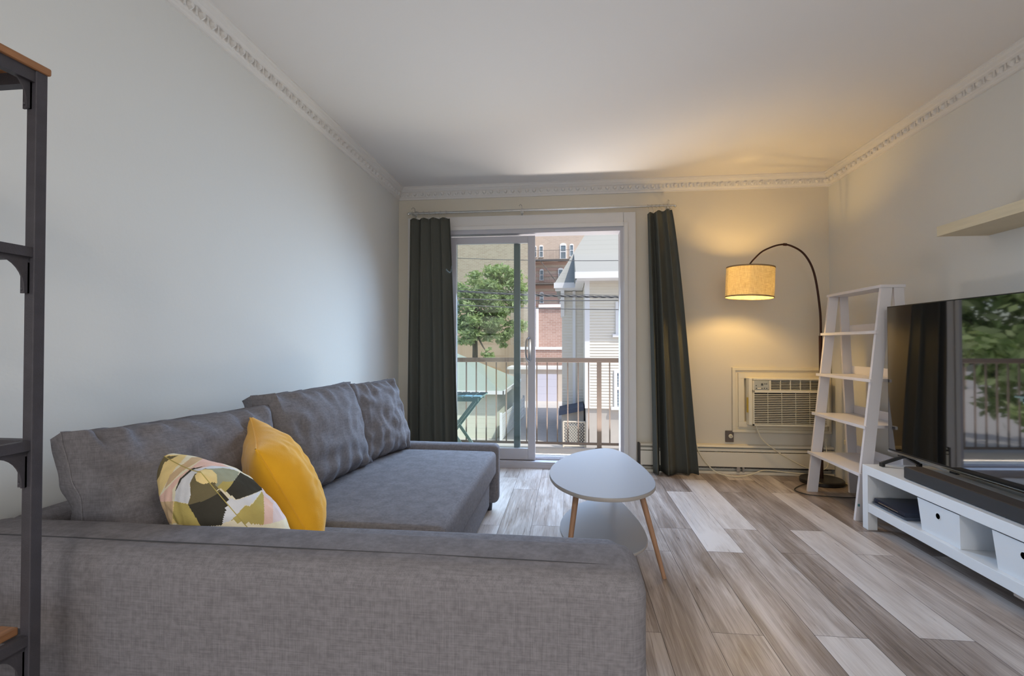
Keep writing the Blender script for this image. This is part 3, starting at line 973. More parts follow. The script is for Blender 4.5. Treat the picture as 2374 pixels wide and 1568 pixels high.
def throw(name, TN, TF, BN, BF, th, mats, label, seed, fn=None, N=64, pm=None):
    """square throw pillow given by its four corners (near/far, top/bottom)"""
    TN, TF, BN, BF = map(Vector, (TN, TF, BN, BF))
    nrm = (TF - TN).cross(BN - TN).normalized()
    if nrm.z < 0: nrm = -nrm
    b = MB(); V = {}

    def sm(t): return t
    for side in (1, -1):
        for i in range(N + 1):
            for j in range(N + 1):
                if side < 0 and (i in (0, N) or j in (0, N)):
                    V[side, i, j] = V[1, i, j]; continue
                s, t_ = i / N, j / N
                u, v = 2 * s - 1, 2 * t_ - 1
                pin = 0.09
                uu = u * (1 - pin * (1 - v * v) * abs(u)); vv = v * (1 - pin * (1 - u * u) * abs(v))
                s2, t2 = (uu + 1) / 2, (vv + 1) / 2
                p = TN * (1 - s2) * (1 - t2) + TF * s2 * (1 - t2) + BN * (1 - s2) * t2 + BF * s2 * t2
                prof = (max(0, 1 - abs(u) ** 2.2) * max(0, 1 - abs(v) ** 2.2)) ** 0.60
                q = Vector((u * 2 + seed, v * 2, side))
                d = th / 2 * prof * (1 + 0.10 * noise.noise(q)) + 0.006 * prof * noise.noise(q * 3)
                V[side, i, j] = b.bm.verts.new(p + nrm * d * side)
        for i in range(N):
            for j in range(N):
                q = [V[side, i, j], V[side, i + 1, j], V[side, i + 1, j + 1], V[side, i, j + 1]]
                b.bm.faces.new(q if side > 0 else q[::-1])
    per = [(i, 0) for i in range(N)] + [(N, j) for j in range(N)] + [(N - i, N) for i in range(N)] + [(0, N - j) for j in range(N)]
    loop = [V[1, i, j].co.copy() for i, j in per]
    base = (BN + BF) / 2
    root = thing(name, tuple(base), label, 'pillow')
    o = b.build('cover', mats, root, smooth=True, ang=80)
    if fn: fn(o, base)
    MB().tube(loop + loop[:1], 0.0028 if N < 100 else 0.0012, 5, cap=False).build('seam_edge', pm or (mats[0] if isinstance(mats, (list, tuple)) else mats), root, smooth=True)
    return root


throw('throw_pillow', (-0.99, 1.49, 0.716), (-1.205, 1.77, 0.785), (-0.735, 1.43, 0.405), (-0.95, 1.76, 0.40), 0.21, M['yellow'],
      'mustard yellow throw pillow between the patterned pillow and middle cushion', 2.2)

# printed pillow: abstract curved patches, laid on the cloth as seen square-on to its front edge
PC = {'cream': (0.86, 0.78, 0.58), 'pink': (0.84, 0.56, 0.46), 'mauve': (0.80, 0.66, 0.64), 'yel': (0.86, 0.66, 0.30), 'white': (0.72, 0.72, 0.74),
      'olive': (0.17, 0.14, 0.075), 'dark': (0.055, 0.05, 0.038), 'must': (0.50, 0.40, 0.13), 'sage': (0.36, 0.36, 0.25), 'tan': (0.66, 0.47, 0.28), 'black': (0.03, 0.028, 0.025)}
PN = list(PC)
PM = [mat('pillow_print_' + k, PC[k], 0.9, spec=0.15, bump=(400, 0.15), var=(25, 0.07)) for k in PN]
# patches in a 1000-wide drawing of the print, last one wins
PATCH = [
    ('cream', [(-200, -200), (1300, -200), (1300, 900), (-200, 900)]),
    ('yel', [(60, 40), (300, 60), (200, 180), (120, 330), (60, 470), (40, 620), (20, 620), (20, 200)]),
    ('tan', [(330, 90), (440, 100), (260, 200), (130, 330), (170, 220)]),
    ('pink', [(210, 260), (420, 110), (700, 180), (860, 320), (700, 240), (450, 190), (330, 200), (250, 260), (190, 340), (190, 430), (60, 430)]),
    ('cream', [(560, 180), (640, 200), (940, 430), (1000, 600), (900, 520), (760, 330)]),
    ('mauve', [(860, 400), (980, 520), (1200, 700), (820, 700)]),
    ('pink', [(850, 470), (930, 560), (900, 700), (800, 700)]),
    ('yel', [(70, 430), (210, 430), (200, 560), (230, 600), (60, 620)]),
    ('tan', [(100, 430), (200, 430), (190, 600), (120, 620)]),
    ('olive', [(-60, 60), (120, 60), (230, 62), (120, 110), (90, 220), (30, 330), (10, 430), (-60, 420)]),
    ('white', [(-60, -20), (180, 20), (90, 50), (20, 110), (-20, 190), (-60, 220)]),
    ('black', [(-80, -60), (90, -10), (40, 20), (-10, 60), (-60, 50)]),
    ('must', [(205, 430), (300, 460), (400, 640), (230, 610), (195, 560)]),
    ('dark', [(210, 350), (240, 260), (320, 190), (420, 180), (330, 205), (255, 270), (225, 350)]),
    ('white', [(215, 350), (255, 265), (330, 200), (470, 185), (620, 215), (680, 250), (600, 235), (420, 205), (345, 240), (310, 310), (320, 380), (300, 455), (205, 430)]),
    ('olive', [(312, 300), (345, 232), (420, 200), (520, 230), (500, 380), (530, 400), (400, 450), (300, 465), (318, 390)]),
    ('sage', [(430, 205), (560, 215), (640, 240), (680, 265), (650, 320), (560, 400), (490, 340), (500, 260)]),
    ('must', [(540, 320), (600, 330), (640, 330), (560, 405), (500, 355)]),
    ('yel', [(345, 250), (370, 215), (420, 205), (470, 220), (502, 260), (500, 330), (470, 315), (400, 320), (355, 290)]),
    ('dark', [(300, 465), (400, 450), (530, 395), (580, 450), (570, 530), (540, 600), (530, 650), (390, 640)]),
    ('dark', [(560, 400), (690, 268), (870, 400), (860, 440), (640, 475)]),
    ('white', [(580, 450), (640, 480), (850, 445), (780, 500), (730, 540), (700, 525), (600, 620), (530, 640), (550, 560)]),
    ('must', [(850, 450), (860, 480), (830, 700), (620, 640), (600, 620), (660, 560), (700, 530), (735, 545)]),
]


def inpoly(x, y, P_):
    r = False; n = len(P_); j = n - 1
    for i in range(n):
        xi, yi = P_[i]; xj, yj = P_[j]
        if (yi > y) != (yj > y) and x < (xj - xi) * (y - yi) / (yj - yi) + xi: r = not r
        j = i
    return r


def print_on(o, base):
    # drawing laid over the cloth: its x runs across the pillow's front edge, its y down the cloth
    rt = Vector((0.77, 0.64, 0)).normalized()
    fw = Vector((-0.64, 0.77, 0)).normalized()
    org = Vector((-0.950, 1.20, 0.718))
    box_ = [(nm, P_, min(p[0] for p in P_), max(p[0] for p in P_), min(p[1] for p in P_), max(p[1] for p in P_)) for nm, P_ in PATCH]
    box_.reverse()
    for p in o.data.polygons:
        q = p.center + base - org
        x = 385 + q.dot(rt) * 3150; y = 225 - q.z * 3000 - q.dot(fw) * 620
        for nm, P_, x0, x1, y0, y1 in box_:
            if x0 <= x <= x1 and y0 <= y <= y1 and inpoly(x, y, P_):
                p.material_index = PN.index(nm); break


throw('throw_pillow', (-0.950, 1.20, 0.718), (-1.225, 1.355, 0.738), (-0.66, 1.20, 0.42), (-0.92, 1.40, 0.415), 0.215, PM,
      'multicoloured throw pillow printed with abstract curved patches, leaning at the chaise', 5.0, fn=print_on, N=190, pm=PM[PN.index('must')])

# ================================================================ COFFEE TABLE
ct = thing('coffee_table', (0.17, 2.65, 0), 'two-tier pale rounded-triangle coffee table with three oak legs', 'coffee table')


def pick_outline(k=1.0, dx=0, dy=0):
    pts = [(0.24, 3.20), (0.06, 3.06), (-0.055, 2.82), (-0.092, 2.58), (-0.055, 2.36), (0.045, 2.205), (0.16, 2.160), (0.275, 2.185), (0.372, 2.285), (0.417, 2.43), (0.413, 2.66), (0.378, 2.90), (0.335, 3.09)]
    q = [Vector((x, y, 0)) for x, y in pts]
    n = len(q); out = []
    for i in range(n):
        a, b_, c_, d_ = q[(i - 1) % n], q[i], q[(i + 1) % n], q[(i + 2) % n]
        for s in range(8):
            t_ = s / 8
            out.append(0.5 * ((2 * b_) + (c_ - a) * t_ + (2 * a - 5 * b_ + 4 * c_ - d_) * t_ * t_ + (3 * b_ - a - 3 * c_ + d_) * t_ ** 3))
    cx, cy = 0.18, 2.62
    return [((p.x - cx) * k + cx + dx, (p.y - cy) * k + cy + dy) for p in out]


def slab(outline, z0, z1, name, parent):
    b = MB()
    ed = 0.0025
    c = Vector((sum(p[0] for p in outline) / len(outline), sum(p[1] for p in outline) / len(outline), 0))
    inner = [((p[0] - c.x) * 0.994 + c.x, (p[1] - c.y) * 0.997 + c.y) for p in outline]
    n = len(outline)
    rows = [(inner, z0), (outline, z0 + ed), (outline, z1 - ed), (inner, z1)]
    vs = [(x, y, z) for o_, z in rows for x, y in o_]
    b.poly(vs[:], [tuple(range(n))[::-1]] + [tuple(range(3 * n, 4 * n))])
    # separate side band with its own material slot
    for r in range(3):
        b.poly([vs[r * n + i] for i in range(n)] + [vs[(r + 1) * n + i] for i in range(n)], [(i, (i + 1) % n, n + (i + 1) % n, n + i) for i in range(n)], 1 if r < 2 else 0)
    bmesh.ops.remove_doubles(b.bm, verts=b.bm.verts, dist=1e-5)
    return b.build(name, [M['ivory'], M['tableedge']], parent, smooth=True, ang=40)


slab(pick_outline(1.0), 0.377, 0.395, 'tabletop', ct)
slab(pick_outline(0.80, 0.0, -0.10), 0.138, 0.152, 'lower_shelf', ct)
for (x0_, y0_, x1_, y1_) in ((0.335, 2.36, 0.432, 2.304), (0.045, 2.36, -0.012, 2.20), (0.262, 3.02, 0.292, 3.14)):
    MB().tube([(x0_, y0_, 0.377), ((x0_ + x1_) / 2, (y0_ + y1_) / 2, 0.19), (x1_, y1_, 0.0)], 0.0145, 14, r1=0.0095).build('leg', M['oak'], ct, smooth=True)

# ================================================================ LADDER SHELF
ls = thing('ladder_shelf', (1.88, 3.49, 0), 'tall white A-frame ladder bookshelf with four empty shelves beside the television', 'shelf')
LW = M['shelfwhite']


def slant(x0b, x1b, x0t, x1t, y0, y1, zt):
    return MB().poly([(x0b, y0, 0), (x1b, y0, 0), (x1b, y1, 0), (x0b, y1, 0), (x0t, y0, zt), (x1t, y0, zt), (x1t, y1, zt), (x0t, y1, zt)],
                     [(3, 2, 1, 0), (4, 5, 6, 7), (0, 1, 5, 4), (1, 2, 6, 5), (2, 3, 7, 6), (3, 0, 4, 7)])


zt = 1.392
for y0_, y1_ in ((3.185, 3.205), (3.775, 3.795)):
    slant(1.708, 1.776, 1.865, 1.927, y0_, y1_, zt).build('front_upright', LW, ls)
    slant(1.990, 2.056, 1.935, 1.990, y0_, y1_, zt).build('rear_upright', LW, ls)
MB().rbox(1.858, 1.998, 3.180, 3.800, zt, zt + 0.018, r=0.002).build('top_bar', LW, ls)
for z, in ((0.285,), (0.566,), (0.845,), (1.135,)):
    xf = 1.708 + (1.865 - 1.708) * z / zt
    xr = 2.056 + (1.990 - 2.056) * z / zt
    b = MB()
    b.prism([(xf - 0.016, 3.165), (xf - 0.002, 3.165), (xf - 0.002, 3.207), (xr + 0.002, 3.207), (xr + 0.002, 3.773), (xf - 0.002, 3.773), (xf - 0.002, 3.812), (xf - 0.016, 3.812)], 2, z - 0.018, z)
    b.build('shelf_board', LW, ls)
    MB().rbox(xr - 0.008, xr + 0.004, 3.207, 3.773, z, z + 0.055, r=0.001).build('back_lip', LW, ls)
MB().rbox(1.722, 1.734, 3.1835, 3.1855, 0.085, 0.10).build('sticker', M['dial'], ls, label='tiny teal sticker near the foot')

# ================================================================ ARC LAMP
lampX, lampY = 1.925, 4.03
lp = thing('floor_lamp', (lampX, lampY, 0), 'dark bronze arc floor lamp with glowing linen drum shade behind the ladder shelf', 'floor lamp')
b = MB(); b.lathe((lampX, lampY, 0), [(0.145, 0.0), (0.150, 0.006), (0.150, 0.026), (0.143, 0.033), (0.02, 0.036)], 40); b.build('base', M['black'], lp, smooth=True)
MB().tube([(lampX, lampY, 0.033), (lampX, lampY, 1.12)], 0.0125, 14).build('pole', M['bronze'], lp, smooth=True)
arc = bez([(1.928, 4.03, 1.10), (1.920, 4.025, 1.32), (1.870, 4.00, 1.59), (1.788, 3.97, 1.733), (1.678, 3.94, 1.797), (1.583, 3.92, 1.802), (1.462, 3.89, 1.755), (1.388, 3.87, 1.692), (1.348, 3.86, 1.646)], 64)
MB().tube(arc, 0.0085, 12, r1=0.0055).build('arc_arm', M['bronze'], lp, smooth=True)
cpt = arc[36]
MB().tube([arc[35], arc[37]], 0.0105, 12).build('joint_collar', M['bronze'], lp, smooth=True)
sc_ = Vector((1.352, 3.86, 1.513))
tilt = Matrix.Rotation(math.radians(2.5), 3, 'Y')
b = MB(); b.tube([(1.348, 3.86, 1.646), (1.350, 3.86, 1.618)], 0.006, 10); b.lathe((1.351, 3.86, 1.614), [(0.022, -0.006), (0.022, 0.008)], 18); b.tube([(1.351, 3.86, 1.61), (1.352, 3.86, 1.55)], 0.016, 12)
b.build('socket', M['bronze'], lp, smooth=True)
CARRY['caps'] = False
b = MB(); R_ = 0.166
b.lathe(sc_, [(R_ - 0.002, -0.112), (R_, -0.112), (R_, 0.112), (R_ - 0.002, 0.112), (R_ - 0.002, -0.112)], 56, tilt=tilt)
sh = b.build('lamp_shade', M['shade'], lp, smooth=True)
b = MB(); b.lathe(sc_, [(R_ + 0.0005, -0.114), (R_ + 0.0015, -0.114), (R_ + 0.0015, -0.104), (R_ + 0.0005, -0.104), (R_ + 0.0005, -0.114)], 56, tilt=tilt)
b.lathe(sc_, [(R_ + 0.0005, 0.104), (R_ + 0.0015, 0.104), (R_ + 0.0015, 0.114), (R_ + 0.0005, 0.114), (R_ + 0.0005, 0.104)], 56, tilt=tilt)
b.build('shade_trim', mat('shade_trim_tan', srgb(150, 122, 84)[:3], 0.8), sh, smooth=True)
CARRY['caps'] = True
b = MB()
for k in range(3):
    a = k * 2 * PI / 3 + 0.4
    b.tube([sc_ + tilt @ Vector((0.014 * math.cos(a), 0.014 * math.sin(a), 0.085)), sc_ + tilt @ Vector((0.164 * math.cos(a), 0.164 * math.sin(a), 0.110))], 0.002, 6)
b.build('shade_spider', M['bronze'], sh)
MB().lathe(sc_ + Vector((0, 0, -0.02)), [(0.0, -0.045), (0.020, -0.038), (0.030, -0.015), (0.026, 0.015), (0.014, 0.04), (0.0, 0.045)], 20).build('bulb', M['bulb'], lp, smooth=True)
light('floor_lamp_bulb', 'POINT', sc_ + Vector((0, 0, -0.02)), 46, (1.0, 0.64, 0.21), shadow_soft_size=0.04).parent = None
b = MB()
b.tube(bez([(lampX - 0.12, lampY - 0.09, 0.010), (1.74, 3.93, 0.006), (1.63, 3.80, 0.005), (1.66, 3.69, 0.005), (1.78, 3.655, 0.005), (1.92, 3.64, 0.005), (2.03, 3.68, 0.005), (2.085, 3.80, 0.006), (2.09, 3.95, 0.02), (2.085, 3.975, 0.27)], 72), 0.0032, 7)
b.build('lamp_cord', M['cordb'], lp, smooth=True)

# ================================================================ TV BENCH AND WHAT STANDS ON IT
bx0, bx1, by0, by1 = 1.693, 2.045, 1.48, 3.082
bench = thing('tv_bench', ((bx0 + bx1) / 2, (by0 + by1) / 2, 0), 'low white media bench with open shelf under the television', 'tv bench')
BM_ = M['bench']
MB().rbox(bx0, bx1, by0, by1, 0.312, 0.362, r=0.0015).build('top', BM_, bench)
MB().rbox(bx0 + 0.001, bx1, by0 + 0.052, by1 - 0.050, 0.102, 0.150, r=0.0015).build('shelf_board', BM_, bench)
for x in (bx0, bx1 - 0.05):
    for y in (by0, by1 - 0.05):
        MB().rbox(x, x + 0.05, y, y + 0.05, 0.0, 0.3125, r=0.001).build('leg', BM_, bench)
MB().rbox(bx0 + 0.05, bx1 - 0.05, by1 - 0.048, by1 - 0.004, 0.102, 0.3125).build('end_panel', BM_, bench)
MB().rbox(bx0 + 0.05, bx1 - 0.05, by0 + 0.004, by0 + 0.048, 0.102, 0.3125).build('end_panel', BM_, bench)
MB().rbox(bx0 + 0.004, bx0 + 0.03, 1.95, 2.113, 0.090, 0.103).build('support_plate', M['silver'], bench)
MB().rbox(bx1 - 0.014, bx1 - 0.004, by0 + 0.05, by1 - 0.05, 0.15, 0.3125).build('back_panel', BM_, bench)

# television
tvx, ty0, ty1, tz0, tz1 = 1.852, 1.655, 3.112, 0.437, 1.272
tv = thing('television', (tvx, ty1, 0.362), 'large switched-off flat television mirroring the balcony, on the white bench', 'television')
MB().rbox(tvx, tvx + 0.028, ty0, ty1, tz0, tz1, r=0.002).build('casing', M['tvframe'], tv)
MB().rbox(tvx + 0.028, tvx + 0.055, ty0 + 0.25, ty1 - 0.25, tz0 + 0.03, tz0 + 0.42, r=0.008).build('rear_housing', M['tvframe'], tv)
MB().rbox(tvx - 0.0015, tvx - 0.0001, ty0 + 0.006, ty1 - 0.006, tz0 + 0.014, tz1 - 0.006).build('screen', M['tvscreen'], tv)
MB().rbox(tvx - 0.005, tvx + 0.02, ty0, ty1, tz0 - 0.006, tz0 + 0.006, r=0.002).build('bezel_strip', M['silver'], tv, label='silver lower bezel strip')
for y, s in ((3.0, 1), (1.78, -1)):
    b = MB()
    b.bar((tvx + 0.012, y, tz0 - 0.008), (tvx - 0.085, y + 0.075 * s * 0.5, 0.378), 0.018, 0.016)
    b.rbox(tvx - 0.098, tvx - 0.078, y + 0.030 * s - 0.012, y + 0.030 * s + 0.012, 0.3625, 0.384, r=0.003)
    b.bar((tvx + 0.012, y, tz0 - 0.008), (tvx + 0.11, y + 0.075 * s * 0.5, 0.378), 0.018, 0.016)
    b.rbox(tvx + 0.100, tvx + 0.120, y + 0.030 * s - 0.012, y + 0.030 * s + 0.012, 0.3625, 0.384, r=0.003)
    b.rbox(tvx - 0.004, tvx + 0.03, y - 0.03, y + 0.03, tz0 - 0.012, tz0 + 0.004)
    b.build('foot', M['tvframe'], tv)
MB().rbox(tvx - 0.004, tvx + 0.012, 2.63, 2.67, tz0 - 0.016, tz0 - 0.006).build('sensor', M['tvframe'], tv)
tv.rotation_euler.z = math.radians(2.4)

# soundbar
sb = thing('soundbar', (1.76, 2.32, 0.362), 'long black soundbar lying on the bench in front of the television', 'soundbar')
MB().rbox(1.722, 1.727, 1.87, 2.772, 0.366, 0.422, r=0.002).build('front_grille', M['bar'], sb)
MB().rbox(1.726, 1.812, 1.868, 2.774, 0.366, 0.424, r=0.004).build('body', M['bartop'], sb)
MB().rbox(1.735, 1.80, 1.90, 2.74, 0.3625, 0.367).build('rubber_foot', M['black'], sb)

# game console
ps = thing('game_console', (1.85, 2.87, 0.150), 'flat black game console on the bench shelf left of the first box', 'game console')
b = MB(); b.prism([(1.712, 0.158), (1.722, 0.151), (1.985, 0.151), (1.985, 0.168), (1.705, 0.168)], 1, 2.752, 3.012); b.build('lower_shell', M['psmatte'], ps)
b = MB(); b.prism([(1.722, 0.1685), (1.985, 0.1685), (1.985, 0.190), (1.716, 0.190), (1.712, 0.172)], 1, 2.754, 3.010); b.build('upper_shell', M['ps'], ps)
b = MB(); b.rbox(1.7085, 1.7115, 2.80, 2.96, 0.176, 0.180); b.build('disc_slot', M['silver'], ps)
MB().rbox(1.7070, 1.7120, 2.865, 2.873, 0.168, 0.172).build('power_button', M['silver'], ps)


def kbox(y0_, y1_, label):
    """tapered storage box, hand hole in the front face"""
    x0_, x1_, z0_, z1_ = bx0 + 0.012, bx0 + 0.328, 0.1505, 0.303
    tp = 0.012
    root = thing('storage_box', ((x0_ + x1_) / 2, (y0_ + y1_) / 2, 0.15), label, 'box', 'storage boxes under the television')
    b = MB()
    wt = 0.004
    def shell(d):
        return [(x0_ + tp + d, y0_ + tp + d), (x1_ - tp - d, y0_ + tp + d), (x1_ - tp - d, y1_ - tp - d), (x0_ + tp + d, y1_ - tp - d)], [(x0_ + d, y0_ + d), (x1_ - d, y0_ + d), (x1_ - d, y1_ - d), (x0_ + d, y1_ - d)]
    lo, hi = shell(0); li, hi2 = shell(wt)
    vs = [(x, y, z0_) for x, y in lo] + [(x, y, z1_) for x, y in hi] + [(x, y, z0_ + wt) for x, y in li] + [(x, y, z1_) for x, y in hi2]
    fs = [(3, 2, 1, 0)] + [(i, (i + 1) % 4, 4 + (i + 1) % 4, 4 + i) for i in range(4)] + [(4 + i, 4 + (i + 1) % 4, 12 + (i + 1) % 4, 12 + i) for i in range(4)] + [(12 + i, 12 + (i + 1) % 4, 8 + (i + 1) % 4, 8 + i) for i in range(4)] + [(8, 9, 10, 11)]
    b.poly(vs, fs); b.build('body', M['box'], root)
    yc_, zc_ = (y0_ + y1_) / 2, z0_ + 0.104
    xf = x0_ + tp * (1 - (zc_ - z0_) / (z1_ - z0_))
    b = MB(); b.lathe((xf - 0.001, yc_, zc_), [(0.0, 0.0), (0.013, 0.0), (0.013, 0.002), (0.0, 0.002)], 20, tilt=Matrix.Rotation(PI / 2, 3, 'Y')); b.build('hand_hole', M['hole'], root, smooth=True)
    b = MB(); b.lathe((xf - 0.0012, yc_, zc_), [(0.013, 0.0), (0.0145, -0.001), (0.016, 0.0), (0.0145, 0.002), (0.013, 0.0)], 20, tilt=Matrix.Rotation(PI / 2, 3, 'Y')); b.build('rim', M['box'], root, smooth=True)
    return root


kbox(2.385, 2.648, 'white storage box with round hole, right beside the game console')
kbox(1.945, 2.218, 'white storage box with round hole, nearest the right edge of the photo')

# floating wall shelf
MB().rbox(1.868, XR - 0.001, 1.63, 2.738, 1.600, 1.650, r=0.001).build('floating_shelf', M['birch'], None, label='pale birch floating shelf on the right wall above the television', cat='wall shelf', loc=(1.99, 2.2, 1.6))

# ================================================================ STEEL ETAGERE, LEFT FOREGROUND
et = thing('steel_shelf_unit', (-1.2, 0.6, 0), 'black steel shelving unit with rustic wooden top at the left edge', 'shelf')
ex1, ex0, ey1, ey0, tw = -0.965, -1.47, 0.820, 0.440, 0.020
ST = M['steel']
for x in (ex0, ex1 - tw):
    for y in (ey0, ey1 - tw):
        MB().rbox(x, x + tw, y, y + tw, 0, 1.553, r=0.0015).build('post', ST, et)
for zt_, hb_ in ((1.553, 0.022), (1.228, 0.018), (0.876, 0.018), (0.525, 0.018), (0.12, 0.018)):
    for y in (ey0, ey1 - tw): MB().rbox(ex0 + tw, ex1 - tw, y + 0.001, y + tw - 0.001, zt_ - hb_, zt_).build('side_rail', ST, et)
    for x in (ex0, ex1 - tw): MB().rbox(x + 0.003, x + tw - 0.003, ey0 + tw, ey1 - tw, zt_ - hb_, zt_).build('depth_rail', ST, et)


def gusset(x, y, z, sx):
    """curved corner plate in the y-z plane hugging post and rail"""
    n = 8; L1, L2 = 0.052, 0.066
    pts = [(y, z), (y - L1, z), (y - L1, z - 0.006)]
    for i in range(1, n):
        a = i / n * PI / 2
        pts.append((y - L1 + (L1 - 0.008) * math.sin(a), z - 0.006 - (L2 - 0.012) * (1 - math.cos(a))))
    pts += [(y - 0.008, z - L2), (y, z - L2)]
    b = MB(); b.prism(pts, 0, x, x + 0.003)
    b.rbox(x - 0.012, x + 0.003, y - 0.003, y, z - L2, z - 0.01)
    b.lathe((x - 0.006, y - 0.004, z - L2 + 0.008), [(0.0, -0.002), (0.003, -0.002), (0.003, 0.002), (0.0, 0.002)], 8)
    return b


for z in (1.548, 1.210, 0.858, 0.507):
    gusset(ex1 - 0.012, ey1 - tw - 0.0005, z, 1).build('corner_bracket', ST, et)
MB().rbox(ex0 - 0.006, ex1 + 0.004, ey0 - 0.01, ey1 + 0.004, 1.553, 1.567, r=0.003).build('top_board', M['rustic'], et)
MB().rbox(ex0 + 0.004, ex1 - tw - 0.002, ey0 + tw, ey1 - tw, 0.5255, 0.540, r=0.002).build('shelf_board', M['rustic'], et)

# invented ceiling lamp behind the camera, added as a source of fill light
cl_ = thing('fill_lamp', (0.3, -1.2, CEIL), 'unseen round flush ceiling lamp added at the back of the room for fill light', 'ceiling lamp')
MB().lathe((0.3, -1.2, CEIL), [(0.20, -0.03), (0.21, 0.0)], 40).build('mount', M['trim'], cl_, smooth=True)
MB().lathe((0.3, -1.2, CEIL - 0.03), [(0.0, -0.085), (0.10, -0.07), (0.165, -0.04), (0.19, 0.0)], 40).build('glass_bowl', M['lampglass'], cl_, smooth=True)

# ================================================================ OUTSIDE
FV = Vector((-math.sin(YAW) * math.cos(PIT), math.cos(YAW) * math.cos(PIT), math.sin(PIT)))
RV = Vector((math.cos(YAW), math.sin(YAW), 0)); UV_ = RV.cross(FV)


def at(px, py, Y):
    """the spot at distance Y from the room's camera end that lies behind a pixel of the photo"""
    r = FV * FPX + RV * (px - 1187) - UV_ * (py - 784)
    return Vector((0, 0, EYE)) + r * (Y / r.y)


def aX(px, Y): return at(px, 800, Y).x
def aZ(py, Y, px=1300): return at(px, py, Y).z


MB().rbox(-60, 60, D + 0.4, 90, GZ - 0.2, GZ).build('ground', mat('driveway_concrete', srgb(196, 192, 188)[:3], 0.9, var=(3, 0.05)), kind='structure')


def lined(name, col, pitch, dark=0.72, axis=2, width=0.12, rough=0.7):
    """siding or shingle courses: real colour lines plus bump"""
    m = mat(name, col, rough)
    nt, b = nodes_of(m); L = nt.links
    tc = nt.nodes.new('ShaderNodeTexCoord')
    sx = nt.nodes.new('ShaderNodeSeparateXYZ'); L.new(tc.outputs['Object'], sx.inputs[0])
    d = nt.nodes.new('ShaderNodeMath'); d.operation = 'DIVIDE'; d.inputs[1].default_value = pitch
    L.new(sx.outputs[axis], d.inputs[0])
    f = nt.nodes.new('ShaderNodeMath'); f.operation = 'FRACT'; L.new(d.outputs[0], f.inputs[0])
    bp = nt.nodes.new('ShaderNodeBump'); bp.inputs['Strength'].default_value = 1.0; bp.inputs['Distance'].default_value = pitch * 0.18
    bp.invert = True
    L.new(f.outputs[0], bp.inputs['Height']); L.new(bp.outputs[0], b.inputs['Normal'])
    return m


def brickmat(name, c1, c2, mort, scale=1.0, bands=None):
    m = mat(name, c1, 0.9)
    nt, b = nodes_of(m); L = nt.links
    tc = nt.nodes.new('ShaderNodeTexCoord')
    mp = nt.nodes.new('ShaderNodeMapping'); mp.inputs['Rotation'].default_value = (PI / 2, 0, 0)
    L.new(tc.outputs['Object'], mp.inputs[0])
    br = nt.nodes.new('ShaderNodeTexBrick')
    br.inputs['Color1'].default_value = tuple(c1) + (1,); br.inputs['Color2'].default_value = tuple(c2) + (1,); br.inputs['Mortar'].default_value = tuple(mort) + (1,)
    br.inputs['Scale'].default_value = scale; br.inputs['Mortar Size'].default_value = 0.012
    br.inputs['Brick Width'].default_value = 0.42; br.inputs['Row Height'].default_value = 0.14
    L.new(mp.outputs[0], br.inputs['Vector'])
    L.new(br.outputs[0], b.inputs['Base Color'])
    return m


SID = lined('cream_lap_siding', srgb(232, 226, 214)[:3], 0.115)
SIDG = lined('pale_green_lap_siding', srgb(214, 214, 200)[:3], 0.2)
ROOF = lined('grey_green_shingles', srgb(166, 167, 162)[:3], 0.22)
nt, bb_ = nodes_of(ROOF)
WHT = mat('exterior_white_trim', srgb(236, 236, 238)[:3], 0.5)
BRK = brickmat('red_brown_brick', srgb(182, 152, 140)[:3], srgb(170, 138, 126)[:3], srgb(192, 178, 170)[:3])
BRB = brickmat('beige_brick', srgb(186, 172, 152)[:3], srgb(172, 156, 136)[:3], srgb(200, 190, 176)[:3])
CONC = mat('foundation_concrete', srgb(190, 184, 176)[:3], 0.9, var=(2, 0.06))
PANE = mat('window_pane_outside', srgb(120, 132, 140)[:3], 0.1)


def win(parent, x0, x1, z0, z1, y, arch=False):
    """window facing the camera: white frame with a sub-part pane"""
    b = MB(); f_ = (x1 - x0) * 0.13
    b.rbox(x0, x0 + f_, y - 0.08, y, z0, z1); b.rbox(x1 - f_, x1, y - 0.08, y, z0, z1)
    b.rbox(x0 + f_, x1 - f_, y - 0.078, y, z1 - f_, z1 - 0.004); b.rbox(x0 - f_, x1 + f_, y - 0.12, y, z0 - f_, z0)
    b.rbox(x0 + f_, x1 - f_, y - 0.07, y, (z0 + z1) / 2 - f_ / 2, (z0 + z1) / 2 + f_ / 2)
    if arch:
        n = 8; c = (x0 + x1) / 2; r = (x1 - x0) / 2
        b.prism([(c + r * math.cos(PI * i / n), z1 + r * 0.55 * math.sin(PI * i / n)) for i in range(n + 1)], 1, y - 0.06, y)
    o = b.build('window', WHT, parent)
    MB().rbox(x0 + f_, x1 - f_, y - 0.03, y - 0.005, z0, z1 - f_).build('pane', PANE, o)
    return o


SIDP = mat('cream_siding_plain', srgb(232, 226, 214)[:3], 0.6)


def lap(x0, x1, y, z0, z1, pitch, dep, m, parent):
    # clapboards: each board's lower edge stands proud of the one below
    n = int((z1 - z0) / pitch); pitch = (z1 - z0) / n
    pts = [(y, z1), (y, z0)]
    for k in range(n):
        pts += [(y - dep, z0 + k * pitch), (y - 0.003, z0 + (k + 1) * pitch - 0.002)]
    b = MB()
    for k in range(n):
        a, c = z0 + k * pitch, z0 + (k + 1) * pitch
        b.prism([(y, a), (y - dep, a), (y - 0.002, c), (y, c)], 0, x0, x1)
    return b.build('clapboards', m, parent)


